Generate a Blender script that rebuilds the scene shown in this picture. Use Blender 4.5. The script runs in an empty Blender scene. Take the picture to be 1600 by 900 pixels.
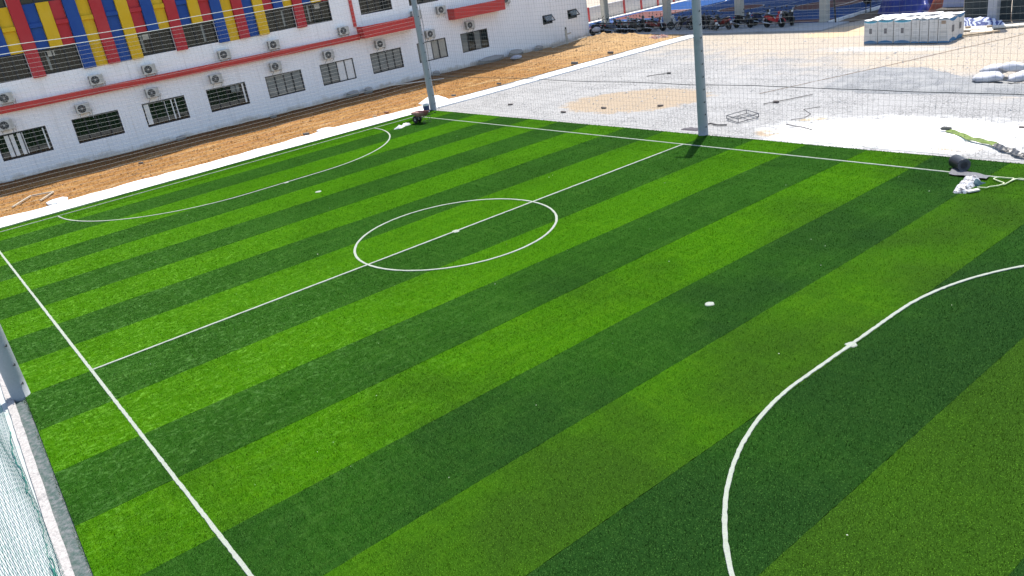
import bpy, math, random
import numpy as np
from mathutils import Matrix, Vector

random.seed(7)
RNG = np.random.default_rng(11)
scene = bpy.context.scene
COL = scene.collection
R = math.radians

# ------------------------------------------------------------------ camera
CAM = Vector((37.4396, -1.7806, 7.3091))
rr = Vector((0.62081977, 0.7703867, -0.14521412))
uu = Vector((-0.21613103, 0.34624872, 0.912907))
ff = Vector((-0.75357162, 0.53536544, -0.38146253))
cam = bpy.data.cameras.new('camera')
cam.sensor_width = 36.0
cam.lens = 36.0 * 1258.32 / 1600.0
cam.clip_start = 0.1
cam.clip_end = 2000.0
cam_o = bpy.data.objects.new('camera', cam)
M4 = Matrix.Identity(4)
for i in range(3):
    M4[i][0] = rr[i]; M4[i][1] = uu[i]; M4[i][2] = -ff[i]; M4[i][3] = CAM[i]
cam_o.matrix_world = M4
COL.objects.link(cam_o)
scene.camera = cam_o

# ------------------------------------------------------------------ sky, sun, exposure
SUN = Vector((-1.55, 2.73, 6.9)).normalized()
SUN_EL = math.asin(SUN.z)
SUN_ROT = math.atan2(SUN.x, SUN.y)
world = bpy.data.worlds.new('World')
scene.world = world
world.use_nodes = True
wn = world.node_tree
wn.nodes.clear()
sky = wn.nodes.new('ShaderNodeTexSky')
sky.sky_type = 'NISHITA'
sky.sun_disc = False
sky.sun_elevation = SUN_EL
sky.sun_rotation = SUN_ROT
sky.air_density = 1.0
sky.dust_density = 1.0
bg = wn.nodes.new('ShaderNodeBackground')
bg.inputs['Strength'].default_value = 0.15
wo = wn.nodes.new('ShaderNodeOutputWorld')
wn.links.new(sky.outputs[0], bg.inputs[0])
wn.links.new(bg.outputs[0], wo.inputs[0])
sun = bpy.data.lights.new('sun', 'SUN')
sun.energy = 4.2
sun.angle = R(0.53)
sun.color = (1.0, 0.95, 0.87)
sun_o = bpy.data.objects.new('sun', sun)
sun_o.rotation_euler = SUN.to_track_quat('Z', 'Y').to_euler()
sun_o.location = (0, 0, 40)
COL.objects.link(sun_o)
scene.view_settings.view_transform = 'Standard'
scene.view_settings.look = 'None'
scene.view_settings.gamma = 1.0
scene.view_settings.exposure = 0.85
scene.view_settings.use_curve_mapping = False

# ------------------------------------------------------------------ materials
class NT:
    """small helper around a material node tree"""
    def __init__(s, name):
        s.m = bpy.data.materials.new(name)
        s.m.use_nodes = True
        s.t = s.m.node_tree
        s.b = s.t.nodes['Principled BSDF']
        s.pos = None
    def n(s, ty): return s.t.nodes.new(ty)
    def l(s, a, b): s.t.links.new(a, b)
    def P(s):
        if s.pos is None:
            s.pos = s.n('ShaderNodeNewGeometry').outputs['Position']
        return s.pos
    def scale(s, vec, sc):
        v = s.n('ShaderNodeVectorMath'); v.operation = 'MULTIPLY'
        s.l(vec, v.inputs[0]); v.inputs[1].default_value = sc
        return v.outputs[0]
    def noise(s, sc, detail=3.0, rough=0.6, vec=None, stretch=None, dist=0.0):
        t = s.n('ShaderNodeTexNoise')
        t.inputs['Scale'].default_value = sc
        t.inputs['Detail'].default_value = detail
        t.inputs['Roughness'].default_value = rough
        t.inputs['Distortion'].default_value = dist
        v = vec if vec is not None else s.P()
        if stretch: v = s.scale(v, stretch)
        s.l(v, t.inputs['Vector'])
        return t.outputs['Fac']
    def math(s, op, a, b=None, c=None, clamp=False):
        m = s.n('ShaderNodeMath'); m.operation = op; m.use_clamp = clamp
        for i, x in enumerate((a, b, c)):
            if x is None: continue
            if isinstance(x, (int, float)): m.inputs[i].default_value = x
            else: s.l(x, m.inputs[i])
        return m.outputs[0]
    def ramp(s, fac, a, b):
        m = s.n('ShaderNodeMapRange'); m.clamp = True
        m.interpolation_type = 'SMOOTHSTEP'
        s.l(fac, m.inputs[0])
        m.inputs[1].default_value = a; m.inputs[2].default_value = b
        return m.outputs[0]
    def mix(s, fac, a, b):
        m = s.n('ShaderNodeMix'); m.data_type = 'RGBA'
        if isinstance(fac, (int, float)): m.inputs[0].default_value = fac
        else: s.l(fac, m.inputs[0])
        for i, x in ((6, a), (7, b)):
            if isinstance(x, (tuple, list)): m.inputs[i].default_value = (*x[:3], 1)
            else: s.l(x, m.inputs[i])
        return m.outputs[2]
    def sep(s, v=None):
        x = s.n('ShaderNodeSeparateXYZ'); s.l(v if v is not None else s.P(), x.inputs[0])
        return x.outputs
    def bump(s, h, strength=0.3, dist=0.02):
        b = s.n('ShaderNodeBump'); b.inputs['Strength'].default_value = strength
        b.inputs['Distance'].default_value = dist
        s.l(h, b.inputs['Height']); s.l(b.outputs[0], s.b.inputs['Normal'])
    def out(s, col=None, rough=None, spec=None, metal=None):
        if col is not None:
            if isinstance(col, (tuple, list)): s.b.inputs['Base Color'].default_value = (*col[:3], 1)
            else: s.l(col, s.b.inputs['Base Color'])
        if rough is not None: s.b.inputs['Roughness'].default_value = rough
        if spec is not None: s.b.inputs['Specular IOR Level'].default_value = spec
        if metal is not None: s.b.inputs['Metallic'].default_value = metal
        return s.m

MATS = {}
def simple(name, col, rough=0.7, var=0.18, sc=6.0, bump=0.0, metal=0.0, spec=0.4, col2=None, thr=(0.35, 0.75)):
    """base colour with two scales of noise wear"""
    if name in MATS: return MATS[name]
    t = NT(name)
    d = tuple(c * (1 - var) for c in col); h = tuple(min(1, c * (1 + var * 0.6)) for c in col)
    n1 = t.noise(sc, 4.0)
    c = t.mix(n1, d, h)
    if col2:
        n2 = t.noise(sc * 0.37, 5.0, 0.7)
        c = t.mix(t.ramp(n2, *thr), c, col2)
    if bump: t.bump(t.noise(sc * 6, 3.0), bump, 0.01)
    MATS[name] = t.out(c, rough, spec, metal)
    return MATS[name]

def mat_turf(name, a, b, c, blade=False):
    t = NT(name)
    fine = t.noise(55.0, 2.0, 0.7)
    mid = t.noise(7.0, 4.0, 0.65)
    big = t.noise(0.35, 3.0, 0.6)
    streak = t.noise(1.0, 4.0, 0.7, stretch=(3.2, 0.5, 1.0))
    cross = t.noise(1.0, 3.0, 0.7, stretch=(0.35, 4.5, 1.0))
    base = t.mix(t.ramp(fine, 0.3, 0.7), a, b)
    base = t.mix(t.math('MULTIPLY', t.ramp(mid, 0.42, 0.75), 0.35), base, c)
    base = t.mix(t.math('MULTIPLY', t.ramp(streak, 0.48, 0.75), 0.45), base, c)
    base = t.mix(t.math('MULTIPLY', t.ramp(cross, 0.54, 0.74), 0.40), base, c)
    dark = tuple(x * 0.72 for x in a)
    base = t.mix(t.math('MULTIPLY', t.ramp(big, 0.42, 0.7), 0.35), base, dark)
    l1 = t.noise(1.0, 3.0, 0.8, stretch=(16.0, 0.9, 1.0)); l2 = t.noise(1.0, 3.0, 0.8, stretch=(0.9, 16.0, 1.0))
    base = t.mix(t.math('MULTIPLY', t.ramp(l1, 0.50, 0.72), 0.42), base, c)
    base = t.mix(t.math('MULTIPLY', t.ramp(l2, 0.52, 0.74), 0.34), base, c)
    base = t.mix(t.math('MULTIPLY', t.ramp(l2, 0.46, 0.28), 0.30), base, dark)
    # scuffed, dusty brushing marks on the side by the nearer touch line
    x, y, z = t.sep()
    near = t.math('MULTIPLY', t.ramp(y, 12.0, 1.0), t.ramp(x, 31.0, 19.0))
    sc = t.noise(4.2, 6.0, 0.8, dist=2.6, stretch=(1.0, 0.7, 1.0))
    base = t.mix(t.math('MULTIPLY', t.math('MULTIPLY', near, t.ramp(sc, 0.49, 0.68)), 0.65), base, tuple(min(1, v * 1.9 + 0.03) for v in c))
    # near end painted darker for vignetting and pile angle; pale glints painted on fibres
    near_shade = t.math('MULTIPLY', t.ramp(t.math('ADD', x, t.math('MULTIPLY', t.math('SUBTRACT', big, 0.5), 14.0)), 23.0, 33.5), 0.80)
    base = t.mix(near_shade, base, (0.0165, 0.040, 0.005) if a[0] > 0.01 else (0.0075, 0.027, 0.006))
    gl = t.noise(75.0, 1.0, 0.5)
    base = t.mix(t.math('MULTIPLY', t.ramp(gl, 0.62, 0.72), 0.5), base, tuple(min(1, v * 2.0 + 0.02) for v in c))
    if not blade: t.bump(fine, 0.6, 0.02)
    t.out(base, 0.9, 0.02)
    if blade:      # thin fibres let some light through
        tr = t.n('ShaderNodeBsdfTranslucent'); t.l(base, tr.inputs['Color'])
        mx = t.n('ShaderNodeMixShader'); mx.inputs[0].default_value = 0.42
        out = t.t.nodes['Material Output']
        t.l(t.b.outputs[0], mx.inputs[1]); t.l(tr.outputs[0], mx.inputs[2]); t.l(mx.outputs[0], out.inputs['Surface'])
    return t.m

LA = ((0.0155, 0.066, 0.0003), (0.036, 0.128, 0.0005), (0.057, 0.152, 0.002))
DA = ((0.0068, 0.034, 0.0018), (0.0150, 0.065, 0.0040), (0.033, 0.092, 0.010))
LIGHT_T = mat_turf('turf_light', *LA); LIGHT_B = mat_turf('turf_light_blade', *LA, True)
DARK_T = mat_turf('turf_dark', *DA); DARK_B = mat_turf('turf_dark_blade', *DA, True)

def mat_ground():
    t = NT('crushed_stone_lot')
    x, y, z = t.sep()
    wob = t.noise(0.45, 5.0, 0.65)
    wob2 = t.noise(1.7, 4.0, 0.65)
    peb = t.noise(16.0, 3.0, 0.75)
    peb2 = t.noise(48.0, 2.0, 0.7)
    stone = t.mix(t.ramp(peb, 0.32, 0.68), (0.135, 0.133, 0.13), (0.41, 0.402, 0.393))
    stone = t.mix(t.math('MULTIPLY', t.ramp(wob, 0.38, 0.62), 0.55), stone, (0.36, 0.354, 0.345))
    stone = t.mix(t.math('MULTIPLY', t.ramp(wob2, 0.55, 0.75), 0.4), stone, (0.26, 0.255, 0.25))
    sand = t.mix(t.ramp(peb, 0.3, 0.7), (0.29, 0.24, 0.18), (0.50, 0.43, 0.345))
    pinksand = t.mix(t.ramp(peb2, 0.3, 0.7), (0.27, 0.205, 0.135), (0.41, 0.32, 0.225))
    # beige sandy fill towards the far side of the lot
    yy = t.math('ADD', t.math('ADD', y, t.math('MULTIPLY', x, 0.32)), t.math('MULTIPLY', t.math('SUBTRACT', wob, 0.5), 16.0))
    far = t.ramp(yy, 37.0, 43.5)
    col = t.mix(t.math('MULTIPLY', far, 0.88), stone, sand)
    def ell(cx, cy, a, b, ang, w, soft=0.18):
        ca, sa = math.cos(ang), math.sin(ang)
        dx = t.math('SUBTRACT', x, cx); dy = t.math('SUBTRACT', y, cy)
        u = t.math('ADD', t.math('MULTIPLY', dx, ca / a), t.math('MULTIPLY', dy, sa / a))
        v = t.math('ADD', t.math('MULTIPLY', dx, -sa / b), t.math('MULTIPLY', dy, ca / b))
        r = t.math('SQRT', t.math('ADD', t.math('MULTIPLY', u, u), t.math('MULTIPLY', v, v)))
        r = t.math('ADD', r, t.math('MULTIPLY', t.math('SUBTRACT', wob2, 0.5), w))
        return t.ramp(r, 1.0 + soft, 1.0 - soft)
    col = t.mix(t.math('MULTIPLY', ell(10.2, 26.4, 3.5, 2.5, 0.35, 0.8, 0.12), 0.9), col, pinksand)
    col = t.mix(ell(20.2, 22.9, 0.7, 0.5, 0, 1.2), col, pinksand)
    col = t.mix(ell(26.5, 23.0, 0.85, 0.7, 0.2, 0.9), col, t.mix(t.ramp(peb, 0.4, 0.6), (0.2, 0.15, 0.1), (0.62, 0.52, 0.4)))
    col = t.mix(ell(20.4, 25.1, 0.55, 0.22, 0.4, 1.2), col, t.mix(t.ramp(peb, 0.4, 0.6), (0.2, 0.15, 0.08), (0.55, 0.45, 0.3)))
    col = t.mix(ell(24.0, 36.5, 7.5, 1.6, 0.15, 1.2, 0.4), col, sand)
    col = t.mix(t.math('MULTIPLY', ell(15.5, 39.2, 3.2, 0.7, 0.0, 1.4, 0.4), 0.8), col, (0.42, 0.42, 0.41))
    col = t.mix(ell(10.5, 45.3, 3.0, 2.2, 0.5, 0.8), col, (0.52, 0.39, 0.25))
    col = t.mix(t.math('MULTIPLY', ell(24.3, 24.1, 4.3, 2.0, 0.10, 1.5, 0.35), 0.85), col, (0.72, 0.72, 0.71))
    # grime specks
    sp = t.noise(5.0, 3.0, 0.8)
    col = t.mix(t.math('MULTIPLY', t.ramp(sp, 0.66, 0.78), 0.22), col, (0.2, 0.18, 0.16))
    t.bump(t.math('ADD', peb, t.math('MULTIPLY', peb2, 0.5)), 0.55, 0.05)
    return t.out(col, 0.92, 0.15)
GROUND_M = mat_ground()

def mat_dirt():
    t = NT('orange_sandy_soil')
    a = t.noise(1.1, 6.0, 0.7, stretch=(1.0, 0.35, 1.0))
    b = t.noise(9.0, 5.0, 0.75)
    c = t.noise(0.5, 4.0, 0.6)
    x, y, z = t.sep()
    col = t.mix(t.ramp(b, 0.3, 0.7), (0.13, 0.056, 0.016), (0.43, 0.23, 0.080))
    col = t.mix(t.ramp(a, 0.45, 0.75), col, (0.46, 0.27, 0.105))
    col = t.mix(t.math('MULTIPLY', t.ramp(c, 0.5, 0.7), 0.5), col, (0.36, 0.175, 0.07))
    pch = t.noise(0.9, 5.0, 0.75, stretch=(1.4, 0.5, 1.0), dist=0.8)
    col = t.mix(t.math('MULTIPLY', t.ramp(pch, 0.54, 0.70), 0.7), col, (0.50, 0.36, 0.20))
    col = t.mix(t.math('MULTIPLY', t.ramp(pch, 0.42, 0.30), 0.6), col, (0.27, 0.125, 0.045))
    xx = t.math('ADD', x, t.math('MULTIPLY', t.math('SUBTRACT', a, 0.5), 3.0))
    col = t.mix(t.math('MULTIPLY', t.ramp(xx, -8.0, -12.2), 0.9), col, t.mix(b, (0.10, 0.045, 0.018), (0.22, 0.105, 0.045)))  # soil darker towards the wall: damp, plus building shade painted in
    col = t.mix(t.math('MULTIPLY', t.ramp(y, 30.0, 44.0), 0.55), col, t.mix(b, (0.42, 0.28, 0.14), (0.66, 0.49, 0.29)))
    t.bump(b, 1.0, 0.10)
    return t.out(col, 0.95, 0.05)
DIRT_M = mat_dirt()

def mat_concrete(name, lo, hi, stain, sc=1.2, amt=0.6, rough=0.85):
    t = NT(name)
    a = t.noise(sc, 6.0, 0.7); b = t.noise(22.0, 3.0, 0.7)
    col = t.mix(b, lo, hi)
    col = t.mix(t.math('MULTIPLY', t.ramp(a, 0.52, 0.72), amt), col, stain)
    t.bump(b, 0.25, 0.01)
    return t.out(col, rough, 0.25)
STRIP_M = mat_concrete('pale_concrete', (0.66, 0.655, 0.64), (0.80, 0.795, 0.78), (0.58, 0.50, 0.40), 0.8, 0.5)
KERB_M = mat_concrete('rough_white_kerb', (0.10, 0.095, 0.092), (0.58, 0.545, 0.515), (0.11, 0.11, 0.115), 7.0, 0.8)
APRON_M = mat_concrete('grey_apron', (0.26, 0.27, 0.28), (0.38, 0.39, 0.39), (0.18, 0.18, 0.18), 0.7, 0.6)
POLE_M = mat_concrete('pole_concrete', (0.25, 0.265, 0.27), (0.315, 0.33, 0.335), (0.19, 0.20, 0.205), 1.5, 0.7, 0.75)
COLUMN_M = mat_concrete('column_concrete', (0.36, 0.34, 0.29), (0.46, 0.44, 0.38), (0.25, 0.235, 0.2), 0.8, 0.5)

def mat_wall():
    t = NT('white_render')
    x, y, z = t.sep()
    a = t.noise(0.7, 5.0, 0.65); b = t.noise(14.0, 3.0)
    drip = t.noise(1.0, 4.0, 0.7, stretch=(1, 3.5, 0.25))
    col = t.mix(a, (0.84, 0.815, 0.79), (0.90, 0.88, 0.86))
    col = t.mix(t.math('MULTIPLY', t.ramp(drip, 0.5, 0.75), 0.28), col, (0.5, 0.47, 0.43))
    zz = t.math('ADD', z, t.math('MULTIPLY', t.math('SUBTRACT', t.noise(1.3, 5.0, 0.7), 0.5), 1.0))
    splash = t.ramp(zz, 0.42, 0.0)
    col = t.mix(t.math('MULTIPLY', splash, 0.7), col, (0.42, 0.33, 0.22))
    t.bump(b, 0.12, 0.01)
    return t.out(col, 0.8, 0.25)
WALL_M = mat_wall()

RED_P = simple('red_paint', (0.56, 0.045, 0.035), 0.55, 0.15, 2.0, col2=(0.44, 0.045, 0.04))
def mat_panel(name, col, fade):
    t = NT(name)
    a = t.noise(0.8, 5.0, 0.7); b = t.noise(1.0, 4.0, 0.7, stretch=(1, 5.0, 0.3))
    c = t.mix(t.math('MULTIPLY', t.ramp(a, 0.4, 0.7), 0.5), col, fade)
    c = t.mix(t.math('MULTIPLY', t.ramp(b, 0.52, 0.75), 0.35), c, tuple(v * 0.6 + 0.02 for v in col))
    return t.out(c, 0.6, 0.25)
PAN = {'red': mat_panel('panel_red', (0.42, 0.028, 0.034), (0.46, 0.062, 0.062)),
       'blue': mat_panel('panel_blue', (0.014, 0.060, 0.25), (0.03, 0.095, 0.29)),
       'yellow': mat_panel('panel_yellow', (0.64, 0.385, 0.009), (0.66, 0.44, 0.045))}
FRAME_M = simple('dark_window_frame', (0.022, 0.023, 0.026), 0.45, 0.2)
def mat_glass(name, col, rough=0.04, var=0.5, sc=1.3, coat=0.6):
    t = NT(name)
    n = t.noise(sc, 3.0)
    c = t.mix(n, tuple(v * (1 - var) for v in col), tuple(v * (1 + var) for v in col))
    m = t.out(c, rough, 0.45 if coat else 0.38)
    t.b.inputs['Coat Weight'].default_value = coat
    t.b.inputs['Coat Roughness'].default_value = 0.03
    return m
GLASS = {'dark': mat_glass('dark_glass', (0.008, 0.013, 0.010), coat=0.0),
         'curtain': mat_glass('glass_over_curtain', (0.13, 0.15, 0.14), 0.25, 0.3),
         'white': mat_glass('glass_over_white_blind', (0.72, 0.70, 0.66), 0.3, 0.08),
         'beige': mat_glass('glass_over_beige_blind', (0.30, 0.29, 0.24), 0.3, 0.2)}
AC_M = simple('ac_casing', (0.52, 0.50, 0.45), 0.5, 0.08, 4.0)
AC_D = simple('ac_grille', (0.035, 0.036, 0.037), 0.5, 0.3, 20.0)
AC_L = simple('ac_louvre', (0.40, 0.385, 0.35), 0.55, 0.1, 4.0)
STEEL = simple('galvanised_steel', (0.35, 0.36, 0.37), 0.45, 0.25, 9.0, metal=0.6)
BLACK = simple('black_rubber', (0.016, 0.016, 0.017), 0.7, 0.3)
BLACKP = simple('black_plastic', (0.02, 0.02, 0.023), 0.4, 0.3)
CHROME = simple('worn_chrome', (0.48, 0.48, 0.48), 0.25, 0.15, 9.0, metal=0.9)
SEATM = simple('vinyl_seat', (0.018, 0.018, 0.02), 0.5, 0.2)
NET_M = simple('net_twine', (0.15, 0.16, 0.155), 0.7, 0.15)
NETG_M = simple('green_net_twine', (0.012, 0.17, 0.125), 0.7, 0.25)
ROPE_W = simple('pale_rope', (0.62, 0.60, 0.55), 0.8, 0.1)
ROPE_D = simple('dark_rope', (0.06, 0.065, 0.065), 0.8, 0.1)
WHITE_T = simple('white_turf_fibre', (0.36, 0.38, 0.34), 0.9, 0.4, 45.0, bump=0.8, spec=0.05, col2=(0.30, 0.34, 0.25))
WOOD = simple('weathered_wood', (0.40, 0.31, 0.21), 0.85, 0.3, 7.0)
PALEWOOD = simple('pale_board', (0.62, 0.57, 0.48), 0.85, 0.2, 5.0)
BRICK = simple('brick_red', (0.28, 0.12, 0.07), 0.9, 0.3, 9.0)
RUBBLE = simple('broken_concrete', (0.33, 0.31, 0.28), 0.95, 0.3, 5.0, bump=0.5)
SACK = simple('white_woven_sack', (0.56, 0.555, 0.57), 0.8, 0.15, 5.0, bump=0.4, col2=(0.36, 0.36, 0.41), spec=0.2)
POWDER = simple('white_powder', (0.84, 0.84, 0.83), 0.95, 0.05, 3.0, bump=0.3)
PILE_M = None

# ------------------------------------------------------------------ mesh builder
class MB:
    def __init__(s): s.v = []; s.f = []; s.m = []
    def add(s, vs, fs, mi=0):
        o = len(s.v); s.v += [tuple(x) for x in vs]
        s.f += [tuple(i + o for i in f) for f in fs]; s.m += [mi] * len(fs)
        return s
    def box(s, x0, x1, y0, y1, z0, z1, mi=0):
        return s.add([(x0, y0, z0), (x1, y0, z0), (x1, y1, z0), (x0, y1, z0), (x0, y0, z1), (x1, y0, z1), (x1, y1, z1), (x0, y1, z1)],
                     [(0, 3, 2, 1), (4, 5, 6, 7), (0, 1, 5, 4), (1, 2, 6, 5), (2, 3, 7, 6), (3, 0, 4, 7)], mi)
    def bbox(s, x0, x1, y0, y1, z0, z1, b=0.02, mi=0):
        """box with chamfered edges"""
        xs, ys, zs = (x0, x1), (y0, y1), (z0, z1)
        vs = []; idx = {}
        for i in (0, 1):
            for j in (0, 1):
                for k in (0, 1):
                    sx, sy, sz = (1 - 2 * i), (1 - 2 * j), (1 - 2 * k)
                    for a in range(3):
                        p = [xs[i] + sx * b, ys[j] + sy * b, zs[k] + sz * b]
                        p[a] = (xs[i], ys[j], zs[k])[a]
                        idx[(i, j, k, a)] = len(vs); vs.append(p)
        fs = []
        for i in (0, 1): fs.append([idx[(i, j, k, 0)] for j, k in ((0, 0), (1, 0), (1, 1), (0, 1))])
        for j in (0, 1): fs.append([idx[(i, j, k, 1)] for i, k in ((0, 0), (1, 0), (1, 1), (0, 1))])
        for k in (0, 1): fs.append([idx[(i, j, k, 2)] for i, j in ((0, 0), (1, 0), (1, 1), (0, 1))])
        for i in (0, 1):
            for j in (0, 1): fs.append([idx[(i, j, 0, 0)], idx[(i, j, 1, 0)], idx[(i, j, 1, 1)], idx[(i, j, 0, 1)]])
        for i in (0, 1):
            for k in (0, 1): fs.append([idx[(i, 0, k, 0)], idx[(i, 1, k, 0)], idx[(i, 1, k, 2)], idx[(i, 0, k, 2)]])
        for j in (0, 1):
            for k in (0, 1): fs.append([idx[(0, j, k, 1)], idx[(1, j, k, 1)], idx[(1, j, k, 2)], idx[(0, j, k, 2)]])
        for i in (0, 1):
            for j in (0, 1):
                for k in (0, 1): fs.append([idx[(i, j, k, a)] for a in range(3)])
        return s.add(vs, fs, mi)
    def tube(s, pts, r, n=6, mi=0, cap=True):
        pts = [Vector(p) for p in pts]
        rs = r if isinstance(r, (list, tuple)) else [r] * len(pts)
        vs = []; fs = []
        up = Vector((0, 0, 1))
        for i, p in enumerate(pts):
            d = (pts[min(i + 1, len(pts) - 1)] - pts[max(i - 1, 0)]).normalized()
            a = d.cross(up)
            if a.length < 1e-3: a = d.cross(Vector((1, 0, 0)))
            a.normalize(); b = d.cross(a)
            for k in range(n):
                t = 2 * math.pi * k / n
                vs.append(p + (a * math.cos(t) + b * math.sin(t)) * rs[i])
        for i in range(len(pts) - 1):
            for k in range(n):
                fs.append((i * n + k, i * n + (k + 1) % n, (i + 1) * n + (k + 1) % n, (i + 1) * n + k))
        if cap:
            fs.append(tuple(range(n - 1, -1, -1))); fs.append(tuple((len(pts) - 1) * n + k for k in range(n)))
        return s.add(vs, fs, mi)
    def lathe(s, prof, c=(0, 0, 0), axis='z', n=16, mi=0):
        """profile of (radius, height) spun round an axis"""
        vs = []; fs = []
        for (r, h) in prof:
            for k in range(n):
                t = 2 * math.pi * k / n; a, b = r * math.cos(t), r * math.sin(t)
                p = {'z': (a, b, h), 'y': (a, h, b), 'x': (h, a, b)}[axis]
                vs.append((c[0] + p[0], c[1] + p[1], c[2] + p[2]))
        for i in range(len(prof) - 1):
            for k in range(n):
                fs.append((i * n + k, i * n + (k + 1) % n, (i + 1) * n + (k + 1) % n, (i + 1) * n + k))
        if prof[0][0] > 1e-4: fs.append(tuple(range(n)))
        if prof[-1][0] > 1e-4: fs.append(tuple((len(prof) - 1) * n + k for k in range(n)))
        return s.add(vs, fs, mi)
    def prism(s, poly, y0, y1, mi=0, inset=0.0):
        """polygon in x-z extruded along y, with an optional rounded-off (inset) rim"""
        n = len(poly); cx = sum(p[0] for p in poly) / n; cz = sum(p[1] for p in poly) / n
        rings = [(y0, 1 - inset), (y0 + (y1 - y0) * 0.2, 1), (y1 - (y1 - y0) * 0.2, 1), (y1, 1 - inset)] if inset else [(y0, 1), (y1, 1)]
        vs = []; fs = []
        for y, k in rings: vs += [(cx + (p[0] - cx) * k, y, cz + (p[1] - cz) * k) for p in poly]
        for j in range(len(rings) - 1):
            for i in range(n): fs.append((j * n + i, j * n + (i + 1) % n, (j + 1) * n + (i + 1) % n, (j + 1) * n + i))
        fs.append(tuple(range(n))); fs.append(tuple(len(vs) - n + i for i in range(n)))
        return s.add(vs, fs, mi)
    def mesh(s, name, mats, smooth=False):
        me = bpy.data.meshes.new(name)
        me.from_pydata(s.v, [], s.f)
        for m in (mats if isinstance(mats, (list, tuple)) else [mats]): me.materials.append(m)
        if any(s.m): me.polygons.foreach_set('material_index', s.m)
        if smooth: me.polygons.foreach_set('use_smooth', [True] * len(me.polygons))
        me.update()
        return me
    def build(s, name, mats, parent=None, smooth=False):
        return link(name, s.mesh(name, mats, smooth), parent)

def link(name, me, parent=None):
    o = bpy.data.objects.new(name, me); COL.objects.link(o)
    if parent is not None: o.parent = parent
    return o
def tag(o, label=None, cat=None, group=None, kind=None):
    if label: o['label'] = label
    if cat: o['category'] = cat
    if group: o['group'] = group
    if kind: o['kind'] = kind
    return o
def empty(name, loc=(0, 0, 0), rz=0.0):
    o = bpy.data.objects.new(name, None); COL.objects.link(o)
    o.location = loc; o.rotation_euler = (0, 0, rz); o.empty_display_size = 0.2
    return o
def copy_tree(o, parent=None):
    c = o.copy(); COL.objects.link(c); c.parent = parent
    for ch in list(o.children): copy_tree(ch, c)
    return c
def np_mesh(name, verts, faces, mats, mi=None, smooth=False):
    """verts (n,3), faces (m,k) arrays"""
    me = bpy.data.meshes.new(name)
    m, k = faces.shape
    me.vertices.add(len(verts)); me.vertices.foreach_set('co', np.asarray(verts, np.float32).ravel())
    me.loops.add(m * k); me.loops.foreach_set('vertex_index', faces.astype(np.int32).ravel())
    me.polygons.add(m); me.polygons.foreach_set('loop_start', np.arange(0, m * k, k, dtype=np.int32))
    for x in (mats if isinstance(mats, (list, tuple)) else [mats]): me.materials.append(x)
    if mi is not None: me.polygons.foreach_set('material_index', np.asarray(mi, np.int32))
    me.polygons.foreach_set('use_smooth', np.full(m, bool(smooth)))
    me.update(calc_edges=True); me.validate()
    return me

_PERM = np.random.default_rng(3).random((256, 256))
def vnoise(x, y):
    x = np.asarray(x, float); y = np.asarray(y, float)
    xi = np.floor(x).astype(int); yi = np.floor(y).astype(int)
    fx = x - xi; fy = y - yi
    fx = fx * fx * (3 - 2 * fx); fy = fy * fy * (3 - 2 * fy)
    g = lambda a, b: _PERM[a % 256, b % 256]
    return (g(xi, yi) * (1 - fx) + g(xi + 1, yi) * fx) * (1 - fy) + (g(xi, yi + 1) * (1 - fx) + g(xi + 1, yi + 1) * fx) * fy
def fbm(x, y, o=4):
    s = 0; a = 0.5
    for i in range(o): s = s + a * (vnoise(x * 2 ** i + 17 * i, y * 2 ** i + 5 * i) - 0.5); a *= 0.5
    return s
def grid_mesh(name, xs, ys, zf, mats, smooth=True, keep=None):
    X, Y = np.meshgrid(xs, ys, indexing='ij'); Z = zf(X, Y)
    nx, ny = X.shape
    v = np.stack([X.ravel(), Y.ravel(), Z.ravel()], 1)
    i, j = np.meshgrid(np.arange(nx - 1), np.arange(ny - 1), indexing='ij')
    a = (i * ny + j).ravel(); f = np.stack([a, a + ny, a + ny + 1, a + 1], 1)
    if keep is not None:
        c = v[f].mean(1); f = f[keep(c[:, 0], c[:, 1])]
        u, inv = np.unique(f.ravel(), return_inverse=True); v = v[u]; f = inv.reshape(f.shape)
    return np_mesh(name, v, f, mats, smooth=smooth)

# ================================================================== SETTING
L, W, HW = 36.5, 20.4, 18.2056
STRIPE = 2.072

def in_pitch(X, Y): return (X > -0.80) & (X < 39.3) & (Y > -1.3) & (Y < 21.7)
def dirt_region(X, Y): return (X > -12.6) & (X < -2.8) & (Y < 47.0)
# ground: one sheet to the horizon, finely gridded where the photograph looks at it
def ground_z(X, Y):
    z = -0.02 + 0.07 * fbm(X * 0.35, Y * 0.35, 3) + 0.05 * fbm(X * 1.6, Y * 1.6, 3)
    m = np.clip((Y - 22.3) / 1.5, 0, 1) * np.clip((44.8 - Y) / 1.5, 0, 1) * np.clip((X + 0.2) / 1.0, 0, 1) * np.clip((34 - X) / 3.0, 0, 1)
    return np.where(m > 0, z * m - 0.02 * (1 - m), -0.02)
xs = np.unique(np.concatenate([np.linspace(-900, -30, 12), np.arange(-30, -0.5, 2.0), np.arange(-0.5, 34.2, 0.16), np.arange(34.5, 60, 4), np.linspace(64, 900, 12)]))
ys = np.unique(np.concatenate([np.linspace(-900, -20, 12), np.arange(-20, 22, 2.0), np.arange(22.0, 45.6, 0.16), np.arange(46, 100, 6), np.linspace(104, 900, 12)]))
g = link('ground', grid_mesh('ground', xs, ys, ground_z, GROUND_M)); tag(g, kind='structure')

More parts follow.
